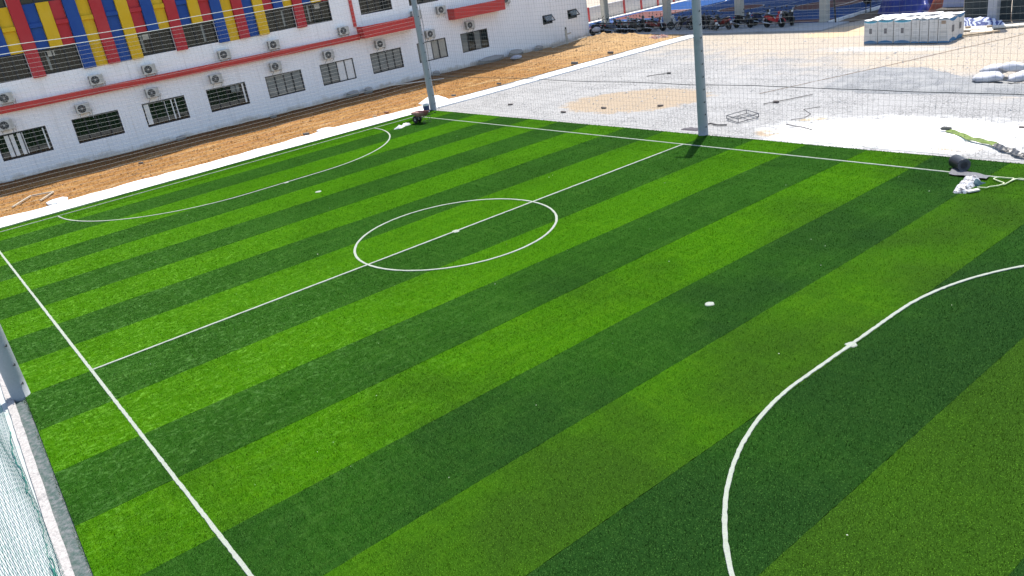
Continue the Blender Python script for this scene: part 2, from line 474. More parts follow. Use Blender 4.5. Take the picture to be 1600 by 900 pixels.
# orange soil strip along the building
def dirt_z(X, Y):
    z = -0.03 + 0.18 * fbm(X * 0.5, Y * 0.22, 4) + 0.10 * fbm(X * 2.0 + 9, Y * 1.1, 4)
    z = z + 0.02 * np.sin((X + 0.25 * np.sin(Y * 0.3)) * 2.6) * np.clip((-5 - X) / 2, 0, 1)
    m = np.clip((-2.75 - X) / 0.8, 0, 1)
    hump = 0.36 * np.exp(-((X + 8.8) / 2.9) ** 2 - ((Y - 44.1) / 1.1) ** 2) * (1 + 1.8 * fbm(X * 1.6, Y * 1.6, 4) + 0.8 * fbm(X * 5, Y * 5, 3))
    hump = hump + 0.16 * np.exp(-((X + 7.0) / 2.2) ** 2 - ((Y - 41.0) / 2.2) ** 2)
    return np.maximum((z + 0.06) * m + hump * m, -0.015) + 0.004
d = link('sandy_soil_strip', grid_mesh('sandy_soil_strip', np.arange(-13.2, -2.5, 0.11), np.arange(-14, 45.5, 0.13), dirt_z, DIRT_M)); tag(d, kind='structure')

# white concrete strip that runs past the pitch end and along the lot
def ribbon_slab(name, left, right, z0, z1, mat, kind='structure', parent=None, jit=0.0):
    """slab between two polylines of (x,y)"""
    n = len(left); vs = []; fs = []
    for (a, b) in zip(left, right):
        j1, j2 = (RNG.random(2) - 0.5) * jit
        vs += [(a[0] + j1, a[1], z0), (a[0] + j1, a[1], z1), (b[0] + j2, b[1], z1), (b[0] + j2, b[1], z0)]
    for i in range(n - 1):
        for k in range(4): fs.append((i * 4 + k, i * 4 + (k + 1) % 4, i * 4 + 4 + (k + 1) % 4, i * 4 + 4 + k))
    fs += [(0, 1, 2, 3), (4 * n - 4, 4 * n - 1, 4 * n - 2, 4 * n - 3)]
    mb = MB(); mb.add(vs, fs)
    o = mb.build(name, mat, parent)
    if kind: tag(o, kind=kind)
    return o
yy = np.arange(-14, 45.01, 0.5)
outer = [(-2.85 + 0.10 * math.sin(y * 0.7) + 0.7 * float(fbm(np.array(y * 1.3), np.array(2.0), 3)) + 0.9 * min(1, max(0, (y - 21.0) / 5.0)), y) for y in yy]
inner = [(-0.86 + 0.12 * min(1, max(0, (y - 21.0) / 4.0)), y) for y in yy]
ribbon_slab('concrete_path', outer, inner, -0.05, 0.05, STRIP_M, jit=0.06)

# bright ground outside the net on the camera's left, kerb, gap
def edge_y(x): return -1.38 - 0.035 * min(max(x - 18.25, -2), 10)
kx = np.arange(-2.5, 40.1, 0.35)
kerb_in = [(x, edge_y(x) - 0.21 - 0.012 * RNG.random()) for x in kx]
kerb_out = [(x, edge_y(x) - 0.355 - 0.012 * RNG.random()) for x in kx]
ribbon_slab('pitch_kerb', kerb_in, kerb_out, -0.05, 0.055, KERB_M)
mb = MB()
n = 0
vs = []; fs = []
for x in kx:
    vs += [(x, edge_y(x) - 0.36, 0.012), (x, -14, 0.012)]
for i in range(len(kx) - 1): fs.append((2 * i, 2 * i + 1, 2 * i + 3, 2 * i + 2))
mb.add(vs, fs); o = mb.build('side_yard_paving', mat_concrete('yard_concrete', (0.30, 0.33, 0.32), (0.48, 0.50, 0.49), (0.20, 0.29, 0.26), 3.0, 0.7)); tag(o, kind='structure')
# dark drain gap below the turf edge
vs = []; fs = []; mb = MB()
for x in kx: vs += [(x, edge_y(x) + 0.05, 0.004), (x, edge_y(x) - 0.22, 0.004)]
for i in range(len(kx) - 1): fs.append((2 * i, 2 * i + 1, 2 * i + 3, 2 * i + 2))
mb.add(vs, fs); o = mb.build('gravel_gap', simple('dark_gap_grit', (0.05, 0.085, 0.075), 0.95, 0.6, 25.0, bump=0.6, col2=(0.16, 0.16, 0.165))); tag(o, kind='structure')

# ------------------------------------------------------------------ pitch
LW = 0.035   # half width of the painted lines
POST = 1.58
def arc_pts(cx, cy, r, a0, a1, n):
    return [(cx + r * math.cos(a0 + (a1 - a0) * i / n), cy + r * math.sin(a0 + (a1 - a0) * i / n)) for i in range(n + 1)]
def seg_pts(a, b, step=0.12):
    n = max(2, int(math.dist(a, b) / step)); return [(a[0] + (b[0] - a[0]) * i / n, a[1] + (b[1] - a[1]) * i / n) for i in range(n + 1)]
RA = 6.0; RN = 5.9; RC = 2.985
cyM = W / 2
far_area = arc_pts(0, cyM - POST, RA, -math.pi / 2, 0, 70) + seg_pts((RA, cyM - POST), (RA, cyM + POST))[1:] + arc_pts(0, cyM + POST, RA, 0, math.pi / 2, 70)[1:]
near_area = arc_pts(L, cyM - POST, RN, -math.pi / 2, -math.pi, 110) + seg_pts((L - RN, cyM - POST), (L - RN, cyM + POST), 0.08)[1:] + arc_pts(L, cyM + POST, RN, math.pi, math.pi / 2, 110)[1:]
lines = [('touch_line', seg_pts((0, 0), (L, 0), 0.09)), ('touch_line', seg_pts((0, W), (L, W))), ('goal_line', seg_pts((0, 0), (0, W))),
         ('goal_line', seg_pts((L, 0), (L, W))), ('halfway_line', seg_pts((HW, 0), (HW, W))), ('centre_circle', arc_pts(HW, cyM, RC, 0, 2 * math.pi, 150)),
         ('penalty_area_line', far_area), ('penalty_area_line', near_area)]
spots = [('centre_spot', HW, cyM, 0.12), ('penalty_spot', 6.03, cyM, 0.10), ('penalty_spot', 9.0, cyM, 0.12), ('penalty_spot', 30.6, cyM, 0.10), ('penalty_spot', 27.47, cyM, 0.10)]

TURF_Z = 0.035
def blades(px, py, h, w, z0):
    n = len(px)
    a = RNG.random(n) * 2 * math.pi; lean = RNG.normal(0, 0.55, n); la = RNG.random(n) * 2 * math.pi
    dx, dy = np.cos(a) * w / 2, np.sin(a) * w / 2
    v = np.empty((n, 3, 3), np.float32)
    v[:, 0] = np.stack([px - dx, py - dy, np.full(n, z0)], 1)
    v[:, 1] = np.stack([px + dx, py + dy, np.full(n, z0)], 1)
    v[:, 2] = np.stack([px + np.cos(la) * np.abs(lean) * h, py + np.sin(la) * np.abs(lean) * h, z0 + h * (1 - 0.25 * np.minimum(np.abs(lean), 1.5))], 1)
    return v.reshape(-1, 3), np.arange(3 * n).reshape(-1, 3)
# distance to painted marks (blades there are white)
LP = np.concatenate([np.array(p) for _, p in lines])
cell = {}
for (x, y) in LP: cell.setdefault((int(math.floor(x / 0.25)), int(math.floor(y / 0.25))), []).append((x, y))
def near_line(px, py):
    m = np.zeros(len(px), bool)
    m |= (np.abs(py) < LW) & (px > 0) & (px < L); m |= (np.abs(py - W) < LW) & (px > 0) & (px < L)
    m |= (np.abs(px) < LW) & (py > 0) & (py < W); m |= (np.abs(px - HW) < LW) & (py > 0) & (py < W)
    m |= np.abs(np.hypot(px - HW, py - cyM) - RC) < LW
    for gx, s, ra in ((0, 1, RA), (L, -1, RN)):
        for c in (cyM - POST, cyM + POST):
            q = (py < cyM - POST) if c < cyM else (py > cyM + POST)
            m |= (np.abs(np.hypot(px - gx, py - c) - ra) < LW) & q
        m |= (np.abs(px - gx - s * ra) < LW) & (np.abs(py - cyM) < POST)
    for _, sx, sy, r in spots: m |= np.hypot(px - sx, py - sy) < r
    return m
turf = empty('artificial_turf'); tag(turf, kind='structure')
WB = []
k0 = -10
for k in range(k0, 11):
    x0 = HW + k * STRIPE; x1 = x0 + STRIPE
    if k == k0: x0 = max(x0, -0.86); 
    x0 = max(x0, -0.86); x1 = min(x1, 39.2)
    if x1 - x0 < 0.02: continue
    light = (k % 2 == 1)
    # slab with slightly ragged long edges
    ysn = np.concatenate([[0.0], np.arange(0.02, 1.0, 0.004), [1.0]])
    vs = []; fs = []
    for t in ysn:
        je0, je1 = (RNG.random(2) - 0.5) * 0.012
        ya = edge_y(x0) + (21.76 + 0.03 * math.sin(x0) - edge_y(x0)) * t; yb = edge_y(x1) + (21.76 + 0.03 * math.sin(x1) - edge_y(x1)) * t
        w = 0.02 * math.sin(t * 9 + k * 1.7); w1 = 0.02 * math.sin(t * 9 + (k + 1) * 1.7)
        if k == k0: w = 0
        zz = TURF_Z + 0.0015 * (k % 3)
        vs += [(x0 + w + je0, ya, 0.0), (x0 + w + je0, ya, zz), (x1 + w1 - .004 + je1, yb, zz), (x1 + w1 - .004 + je1, yb, 0.0)]
    nn = len(ysn)
    for i in range(nn - 1):
        for q in range(3): fs.append((i * 4 + q, i * 4 + 4 + q, i * 4 + 5 + q, i * 4 + 1 + q))
    fs += [(0, 1, 2, 3), (4 * nn - 4, 4 * nn - 1, 4 * nn - 2, 4 * nn - 3)]
    # pile of blades, denser towards the camera
    wid = x1 - x0; area = wid * 23.2
    cand = int(area * 1500)
    px = x0 + RNG.random(cand) * wid; tt = RNG.random(cand); e = edge_y((x0 + x1) / 2)
    py = (e - 0.035) + (21.79 - e + 0.035) * tt
    dist = np.sqrt((px - CAM.x) ** 2 + (py - CAM.y) ** 2 + CAM.z ** 2)
    prob = np.minimum(1.0, (13.5 / dist) ** 2)
    edge = (py < e + 0.06) | (py > 21.66)
    prob = np.where(edge, np.minimum(1, prob * 3.0), prob)
    kp = RNG.random(cand) < prob
    px, py, dist = px[kp], py[kp], dist[kp]
    nl = near_line(px + RNG.normal(0, .006, len(px)), py + RNG.normal(0, .006, len(px)))
    WB.append(np.stack([px[nl], py[nl], dist[nl]], 1))
    px, py, dist = px[~nl], py[~nl], dist[~nl]
    h = (0.020 + 0.028 * RNG.random(len(px))); w = 0.008 * np.clip(dist / 14, 1, 2.2)
    bv, bf = blades(px, py, h, w, TURF_Z - 0.004)
    v0 = np.array(vs, np.float32)
    quads = np.array(fs, np.int64)
    tri = np.concatenate([quads[:, [0, 1, 2]], quads[:, [0, 2, 3]]])
    allv = np.concatenate([v0, bv]); allf = np.concatenate([tri, bf + len(v0)])
    me = np_mesh('turf_roll', allv, allf, [LIGHT_T, LIGHT_B] if light else [DARK_T, DARK_B], np.concatenate([np.zeros(len(tri)), np.ones(len(bf))]))
    o = link('turf_roll', me, turf)

WB = np.concatenate(WB)
def ribbon(name, pts, hw, z, jit):
    n = len(pts); vs = []; fs = []
    wob = RNG.normal(0, jit, (n, 2))
    for i, p in enumerate(pts):
        a = pts[max(i - 1, 0)]; b = pts[min(i + 1, n - 1)]
        d = Vector((b[0] - a[0], b[1] - a[1], 0)).normalized(); nrm = Vector((-d.y, d.x, 0))
        w0, w1 = hw + wob[i, 0], hw + wob[i, 1]
        vs += [(p[0] + nrm.x * w0, p[1] + nrm.y * w0, z - 0.01), (p[0] + nrm.x * w0 * .9, p[1] + nrm.y * w0 * .9, z + 0.002),
               (p[0] - nrm.x * w1 * .9, p[1] - nrm.y * w1 * .9, z + 0.002), (p[0] - nrm.x * w1, p[1] - nrm.y * w1, z - 0.01)]
    for i in range(n - 1):
        for q in range(3): fs.append((i * 4 + q, i * 4 + q + 1, i * 4 + q + 5, i * 4 + q + 4))
    return np.array(vs, np.float32), np.array(fs, np.int64)
zl = TURF_Z + 0.012
for idx, (nm, pts) in enumerate(lines):
    v, f = ribbon(nm, pts, LW, zl + 0.0008 * idx, 0.0035)
    f = np.concatenate([f[:, [0, 1, 2]], f[:, [0, 2, 3]]])
    if idx == 0:     # white fibres are gathered on the first line's mesh group below
        pass
    o = link(nm, np_mesh(nm, v, f, WHITE_T)); tag(o, kind='structure')
for (nm, sx, sy, r) in spots:
    mb = MB(); n = 26
    ring = [(sx + (r + random.uniform(-.012, .012)) * math.cos(2 * math.pi * i / n), sy + (r + random.uniform(-.012, .012)) * math.sin(2 * math.pi * i / n)) for i in range(n)]
    vs = [(x, y, zl - 0.01) for x, y in ring] + [(sx + (x - sx) * .85, sy + (y - sy) * .94, zl + 0.003) for x, y in ring]
    fs = [(i, (i + 1) % n, n + (i + 1) % n, n + i) for i in range(n)] + [tuple(range(n, 2 * n))]
    mb.add(vs, fs); tag(mb.build(nm, WHITE_T), kind='structure')
h = 0.016 + 0.012 * RNG.random(len(WB))
bv, bf = blades(WB[:, 0], WB[:, 1], h, 0.009 * np.clip(WB[:, 2] / 14, 1, 2), TURF_Z)
o = link('line_fibre', np_mesh('line_fibre', bv, bf, WHITE_T)); tag(o, 'white fibres of the painted pitch lines', 'turf fibre', kind='stuff')

# ------------------------------------------------------------------ covered court, apron, lot spreads
mb = MB().box(-24, 8.2, 45.35, 48.55, -0.04, 0.07)
o = mb.build('court_apron', APRON_M); tag(o, kind='structure')
COURT_M = NT('blue_court_paint')
n1 = COURT_M.noise(0.6, 5.0, 0.65); n2 = COURT_M.noise(1.0, 4.0, 0.6, stretch=(0.3, 5.0, 1))
cc = COURT_M.mix(n1, (0.010, 0.045, 0.16), (0.018, 0.07, 0.22)); cc = COURT_M.mix(COURT_M.math('MULTIPLY', COURT_M.ramp(n2, .5, .75), .35), cc, (0.05, 0.13, 0.30))
COURT_M = COURT_M.out(cc, 0.85, 0.06)
o = MB().box(-20.2, 6.7, 48.553, 68.0, -0.04, 0.085).build('sports_court', COURT_M); tag(o, kind='structure')
o = MB().box(6.72, 7.0, 48.56, 68.0, -0.04, 0.15).build('court_kerb', STRIP_M); tag(o, kind='structure')
o = MB().box(-21.1, -20.22, 45.6, 90, -0.04, 0.13).build('wall_kerb', STRIP_M); tag(o, kind='structure')
BROWN_C = simple('brown_court_paint', (0.14, 0.06, 0.055), 0.85, 0.15, 1.0, spec=0.06)
LINE_C = simple('court_line_paint', (0.5, 0.52, 0.55), 0.8, 0.1, spec=0.1)
def disc(name, cx, cy, rx, ry, z, mat):
    n = 48; mb = MB(); mb.add([(cx + rx * math.cos(2 * math.pi * i / n), cy + ry * math.sin(2 * math.pi * i / n), z) for i in range(n)], [tuple(range(n))])
    return tag(mb.build(name, mat), kind='structure')
def ring(name, cx, cy, r, w, z, a0=0.0, a1=2 * math.pi):
    n = 60; mb = MB(); vs = []; fs = []
    for i in range(n + 1):
        t = a0 + (a1 - a0) * i / n
        vs += [(cx + (r - w) * math.cos(t), cy + (r - w) * math.sin(t), z), (cx + (r + w) * math.cos(t), cy + (r + w) * math.sin(t), z)]
    for i in range(n): fs.append((2 * i, 2 * i + 1, 2 * i + 3, 2 * i + 2))
    mb.add(vs, fs); return tag(mb.build(name, LINE_C), kind='structure')
for cx, cy, r in ((-7.3, 58.2, 1.9), (1.2, 57.6, 2.6)):
    disc('court_circle', cx, cy, r, r, 0.090, BROWN_C); ring('court_circle_line', cx, cy, r, 0.05, 0.095)
for (x0, x1, y0, y1) in ((-19.5, -13.2, 54.6, 59.4), (-20.1, 6.6, 48.7, 49.9)):
    tag(MB().box(x0, x1, y0, y1, 0.084, 0.0895).build('court_key', BROWN_C), kind='structure')
ring('court_arc_line', -17.5, 62.0, 4.6, 0.05, 0.095, -1.2, 1.2)
for (x0, x1, y0, y1) in ((-20, 6.5, 53.2, 53.28), (-20, 6.5, 66.2, 66.28), (-20, 6.5, 50.2, 50.27), (-13.2, -13.12, 53.3, 66.1), (-3.2, -3.12, 53.3, 66.1), (-13.0, -3.3, 60.3, 60.37), (5.9, 5.98, 53.3, 66.1), (-20, -13.3, 59.45, 59.52)):
    tag(MB().box(x0, x1, y0, y1, 0.088, 0.0935).build('court_line', LINE_C), kind='structure')

# white powder spread, gravel heap, lime heap
def poly_mound(name, pts, hgt, mat, seed, step=0.12, rough=0.05, soft=0.5, z0=0.0, kind='structure', freq=1.0):
    P = np.array(pts, float); mn = P.min(0) - .4; mx = P.max(0) + .4
    def sd(X, Y):
        d = np.full(X.shape, 1e9); ins = np.zeros(X.shape, bool); n = len(P)
        for i in range(n):
            a, b = P[i], P[(i + 1) % n]; e = b - a
            t = np.clip(((X - a[0]) * e[0] + (Y - a[1]) * e[1]) / (e @ e), 0, 1)
            d = np.minimum(d, np.hypot(X - a[0] - t * e[0], Y - a[1] - t * e[1]))
            c = ((a[1] > Y) != (b[1] > Y)) & (X < (b[0] - a[0]) * (Y - a[1]) / (b[1] - a[1] + 1e-12) + a[0])
            ins ^= c
        return np.where(ins, d, -d)
    def zf(X, Y):
        q = sd(X, Y) + 0.55 / freq * fbm(X * 1.2 * freq + seed, Y * 1.2 * freq, 4)
        t = np.clip(q / soft, -0.3, 1); t = np.where(t > 0, t * (2 - t), t)
        return z0 + hgt * t + rough * fbm(X * 3 * freq + seed, Y * 3 * freq, 4) * np.clip(t * 2, 0, 1) - 0.05 * (t <= 0)
    keep = lambda x, y: (sd(x, y) + 0.55 / freq * fbm(x * 1.2 * freq + seed, y * 1.2 * freq, 4)) > -0.12
    o = link(name, grid_mesh(name, np.arange(mn[0], mx[0], step), np.arange(mn[1], mx[1], step), zf, mat, keep=keep))
    return tag(o, kind=kind) if kind else o
poly_mound('white_powder_spread', [(20.3, 22.2), (20.9, 23.9), (21.6, 25.0), (23.0, 25.9), (25.0, 26.3), (27.0, 25.9), (29, 25.6), (29.5, 24.6), (26.6, 24.6), (26.4, 23.7), (25.7, 23.2), (24.9, 22.5), (23.4, 22.3)], 0.045, POWDER, 3.0, 0.08, 0.08, 0.9, -0.015)
t = NT('grey_aggregate'); p1 = t.noise(22.0, 3.0, 0.8); p2 = t.noise(1.1, 4.0)
GRAVEL_M = t.out(t.mix(t.ramp(p2, .4, .7), t.mix(t.ramp(p1, .3, .7), (0.13, 0.133, 0.137), (0.36, 0.365, 0.37)), t.mix(p1, (0.24, 0.24, 0.24), (0.42, 0.42, 0.41))), 0.95, 0.15); t.bump(p1, 0.9, 0.05)
GRAVEL_M = t.m
poly_mound('gravel_heap', [(17.6, 30.2), (17.2, 32.6), (17.9, 34.5), (19.9, 34.7), (21.8, 33.4), (23.2, 32.4), (26.5, 31.6), (30, 31), (30, 29.6), (26, 29.6), (23.8, 29.7), (21.4, 29.6), (19.6, 29.5)], 0.27, GRAVEL_M, 9.0, 0.11, 0.14, 2.2, -0.02)
poly_mound('lime_heap', [(-3.5, 22.6), (-3.3, 24.0), (-2.3, 24.2), (-1.5, 23.6), (-1.8, 22.4)], 0.35, POWDER, 5.0, 0.09, 0.08, 0.8, 0.03)

# loose stones and clods
def stones(name, px, py, pz, size, mat, label, cat):
    n = len(px); base = np.array([(1, 0, 0), (-1, 0, 0), (0, 1, 0), (0, -1, 0), (0, 0, 1), (0, 0, -1)], float)
    fac = np.array([(0, 2, 4), (2, 1, 4), (1, 3, 4), (3, 0, 4), (2, 0, 5), (1, 2, 5), (3, 1, 5), (0, 3, 5)])
    v = base[None] * (0.6 + 0.8 * RNG.random((n, 6, 1))) * size[:, None, None]
    v[:, :, 2] *= 0.7; a = RNG.random(n) * 6.28; c, s = np.cos(a), np.sin(a)
    x = v[:, :, 0] * c[:, None] - v[:, :, 1] * s[:, None] + px[:, None]; y = v[:, :, 0] * s[:, None] + v[:, :, 1] * c[:, None] + py[:, None]
    v = np.stack([x, y, v[:, :, 2] + pz[:, None]], 2).reshape(-1, 3)
    f = (fac[None] + 6 * np.arange(n)[:, None, None]).reshape(-1, 3)
    o = link(name, np_mesh(name, v, f, mat)); return tag(o, label, cat, kind='stuff')
n = 9000
px = RNG.uniform(-0.4, 30, n); py = RNG.uniform(22.2, 45.2, n)
keep = vnoise(px * .5, py * .5) > 0.35; px, py = px[keep], py[keep]
stones('loose_stones', px, py, ground_z(px, py) + 0.01, RNG.gamma(1.6, 0.008, len(px)) + 0.008, simple('loose_stone', (0.50, 0.48, 0.45), 0.95, 0.45, 3.0), 'loose pale stones scattered over the crushed stone lot', 'stones')
n = 9000
px = RNG.uniform(-12.4, -2.9, n); py = RNG.uniform(-4, 45.2, n)
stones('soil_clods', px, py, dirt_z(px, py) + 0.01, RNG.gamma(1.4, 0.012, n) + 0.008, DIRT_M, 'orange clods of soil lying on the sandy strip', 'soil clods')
n = 70
px = RNG.uniform(0, 36, n); py = RNG.uniform(0, 20, n)
stones('turf_crumbs', px, py, np.full(n, TURF_Z + 0.03), RNG.gamma(2.0, 0.002, n) + 0.004, simple('pale_crumb', (0.7, 0.68, 0.6), 0.9), 'tiny pale crumbs scattered over the turf', 'crumbs')

# ================================================================== SCHOOL BUILDING
BX = -12.7; DEP = 9.5
bld = empty('school_building', (BX, 16, 0)); BO = (-BX, -16, 0)
tag(bld, 'long white school building with red, blue and yellow panels and rows of dark windows', 'building')
def bpart(name, mb, mat, parent=None, smooth=False):
    """geometry in world coordinates, hung under the building"""
    mb.v = [(v[0] - BX, v[1] - 16, v[2]) for v in mb.v]
    return mb.build(name, mat, parent if parent is not None else bld, smooth)
YA, YB = -14.0, 45.55
TOP = 11.6
lowW = [(2.63 + 3.775 * i, 2.63 + 3.775 * i + 2.46) for i in range(-4, 9)]
lowW = [w for w in lowW if w[0] > YA + .5]
hop = [(40.73, 41.73), (43.37, 44.37)]
CW = 0.636; CY0 = 5.345
upL = [(CY0 + CW * k + 0.01, CY0 + CW * (k + 3) - 0.01) for k in (-27, -23, -15, -11, -3, 1, 9, 13, 21, 25)]
upL = [w for w in upL if w[0] > YA + .5]
upR = [(25.26 + 3.79 * i, 25.26 + 3.79 * i + 2.43) for i in range(0, 5)]
def band(mb, z0, z1, openings, ya, yb, x1=BX, th=0.22):
    """wall strip between z0 and z1 with openings left out"""
    y = ya
    for (a, b) in sorted(openings):
        if a > y: mb.box(x1 - th, x1, y, a, z0, z1)
        y = b
    if yb > y: mb.box(x1 - th, x1, y, yb, z0, z1)
wall = MB()
wall.box(BX - .22, BX, YA, YB, -0.3, 1.07)
band(wall, 1.07, 1.73, lowW, YA, YB)
band(wall, 1.73, 2.41, lowW + hop, YA, YB)
wall.box(BX - .22, BX, YA, YB, 2.41, 4.92)
band(wall, 4.92, 6.18, upL + upR, YA, YB)
wall.box(BX - .22, BX, YA, YB, 6.18, 8.46)
band(wall, 8.46, 9.76, upL + upR, YA, YB)
wall.box(BX - .22, BX, YA, YB, 9.76, TOP)
wall.box(BX - DEP, BX - .22, YB - .22, YB, -0.3, TOP); wall.box(BX - DEP, BX - .22, YA, YA + .22, -0.3, TOP); wall.box(BX - DEP, BX - DEP + .22, YA + .22, YB - .22, -0.3, TOP)
bpart('wall', wall, WALL_M)
rm = MB()
for z in (0.02, 3.6, 7.3): rm.box(BX - DEP + .22, BX - .22, YA + .22, YB - .22, z, z + .15)
rm.box(BX - 4.2, BX - 4.1, YA + .3, YB - .3, 0.2, TOP - .1)
bpart('inner_floor', rm, simple('room_grey', (0.25, 0.25, 0.24), 0.8))
roof = MB(); roof.box(BX - DEP - .6, BX + 1.6, YA - .8, YB + .5, TOP, TOP + .16); roof.box(BX + 1.45, BX + 1.6, YA - .8, YB + .5, TOP + .16, TOP + .5)
bpart('roof', roof, simple('roof_concrete', (0.5, 0.49, 0.47), 0.85))
# red string course, upright and canopies
rc = MB(); rc.box(BX, BX + .30, YA, 24.66, 3.46, 3.60); rc.box(BX, BX + .36, YA, 24.66, 3.60, 3.80)
bpart('red_ledge', rc, RED_P)
bpart('red_upright', MB().box(BX, BX + .10, 24.52, 24.72, 4.27, TOP), RED_P)
for (a, b) in ((24.70, 28.92), (32.06, 36.62)):
    c = MB(); c.box(BX, BX + .85, a, b, 3.50, 3.62); c.box(BX + .73, BX + .85, a, b, 3.62, 4.24); c.box(BX, BX + .73, a, a + .12, 3.62, 4.24); c.box(BX, BX + .73, b - .12, b, 3.62, 4.24)
    for z in (3.74, 3.92, 4.10): c.box(BX + .85, BX + .862, a, b, z, z + .03)
    cn = bpart('canopy', c, RED_P)
    bpart('gutter', MB().box(BX + .003, BX + .727, a + .123, b - .123, 3.62, 3.70), simple('gutter_blue_grey', (0.36, 0.44, 0.52), 0.6), cn)
# coloured facade panels
cyc = ['red', 'blue', 'yellow']
wcols = {}
for base in (-27, -23, -15, -11, -3, 1, 9, 13, 21, 25):
    for q in range(3): wcols[base + q] = 1
for k in range(-29, 28):
    a = CY0 + CW * k; b = a + CW; m = PAN[cyc[k % 3]]
    if a < YA + .3: continue
    proud = (k % 2 == 0); x1 = BX + (0.20 if proud else 0.07)
    zr = [(6.18, 8.46), (9.76, 11.2)] if k in wcols else [(4.86, 11.2)]
    for (z0, z1) in zr:
        bpart('panel', MB().bbox(BX, x1, a + .008, b - .008, z0, z1, 0.012), m)
        if not proud and z0 < 7.2 < z1:
            bpart('panel_ledge', MB().bbox(x1 - .01, BX + 0.185, a + .012, b - .012, 7.28, 7.50, 0.01), m)
# windows
ZL = (1.07, 2.41)
def window(ya, yb, z0, z1, kinds, depth=0.12, curtains=None):
    """sliding window: outer frame with one sub-part for every pane and mullion"""
    f = MB(); t = 0.06; xf = BX - 0.02; xb = BX - depth
    f.box(xb, xf, ya, yb, z0, z0 + t); f.box(xb, xf, ya, yb, z1 - t, z1)
    f.box(xb, xf, ya, ya + t, z0 + t, z1 - t); f.box(xb, xf, yb - t, yb, z0 + t, z1 - t)
    fr = bpart('window', f, FRAME_M)
    n = len(kinds); w = (yb - ya - 2 * t) / n
    for i, kd in enumerate(kinds):
        p0 = ya + t + i * w; tilt = random.uniform(-.012, .012)
        pm = MB(); x = BX - 0.085 + 0.02 * (i % 2)
        a0, a1, c0, c1 = p0 + .012, p0 + w - .012, z0 + t + .004, z1 - t - .004
        vs = [(x - tilt - .008, a0, c0), (x + tilt - .008, a1, c0), (x + tilt - .008, a1, c1), (x - tilt - .008, a0, c1), (x - tilt, a0, c0), (x + tilt, a1, c0), (x + tilt, a1, c1), (x - tilt, a0, c1)]
        pm.add(vs, [(0, 3, 2, 1), (4, 5, 6, 7), (0, 1, 5, 4), (1, 2, 6, 5), (2, 3, 7, 6), (3, 0, 4, 7)])
        bpart('pane', pm, GLASS[kd], fr)
        if i: bpart('mullion', MB().box(BX - .095, BX - .035, p0 - .028, p0 + .028, z0 + t, z1 - t), FRAME_M, fr)
    return fr
LK = {0: ['dark', 'white', 'white', 'dark'], 1: ['dark'] * 4, 2: ['white', 'dark', 'dark', 'dark'], 3: ['dark', 'dark', 'dark', 'white'],
      4: ['curtain'] * 4, 5: ['curtain', 'curtain', 'white', 'white'], 6: ['curtain'] * 4, 7: ['curtain', 'white', 'beige', 'beige'], 8: ['curtain', 'dark', 'curtain', 'dark']}
for (a, b) in lowW:
    i = int(round((a - 2.63) / 3.775)); kk = LK.get(i, ['dark'] * 4)
    if i in (0, 2, 3):   # white blind only fills a part of the pane width
        fr = window(a, b, *ZL, ['dark'] * 4)
        spans = {0: [(a + .42, a + .86), (a + 1.02, a + 1.30), (b - .2, b - .13)], 2: [(a + .09, a + .36), (a + 1.22, a + 1.29), (a + 1.62, a + 1.69), (a + 1.86, a + 1.92)], 3: [(b - .24, b - .14)]}[i]
        for (p, q) in spans: bpart('blind', MB().box(BX - .06, BX - .045, p, q, ZL[0] + .12, ZL[1] - .09), GLASS['white'], fr)
        if i == 3: bpart('blind', MB().box(BX - .06, BX - .045, b - .95, b - .42, 1.95, 2.30), GLASS['curtain'], fr)
    else: window(a, b, *ZL, kk)
for (a, b) in upL:
    for z0 in (4.92, 8.46):
        fr = window(a, b, z0, z0 + 1.26 + (0.04 if z0 > 8 else 0), ['dark'] * 3)
        if z0 < 5 and random.random() < 0.9:
            p = a + random.uniform(.1, 1.1); bpart('paper_notice', MB().box(BX - .058, BX - .045, p, p + .42, 5.78, 6.06), GLASS['beige'], fr)
        if z0 < 5 and random.random() < 0.55:
            p = a + random.uniform(.1, 1.3); bpart('blind', MB().box(BX - .058, BX - .045, p, p + .12, 5.1, 6.05), GLASS['curtain'], fr)
for (a, b) in upR:
    for z0 in (4.92, 8.46): window(a, b, z0, z0 + 1.26 + (0.04 if z0 > 8 else 0), ['dark', 'dark', 'dark', 'dark'])
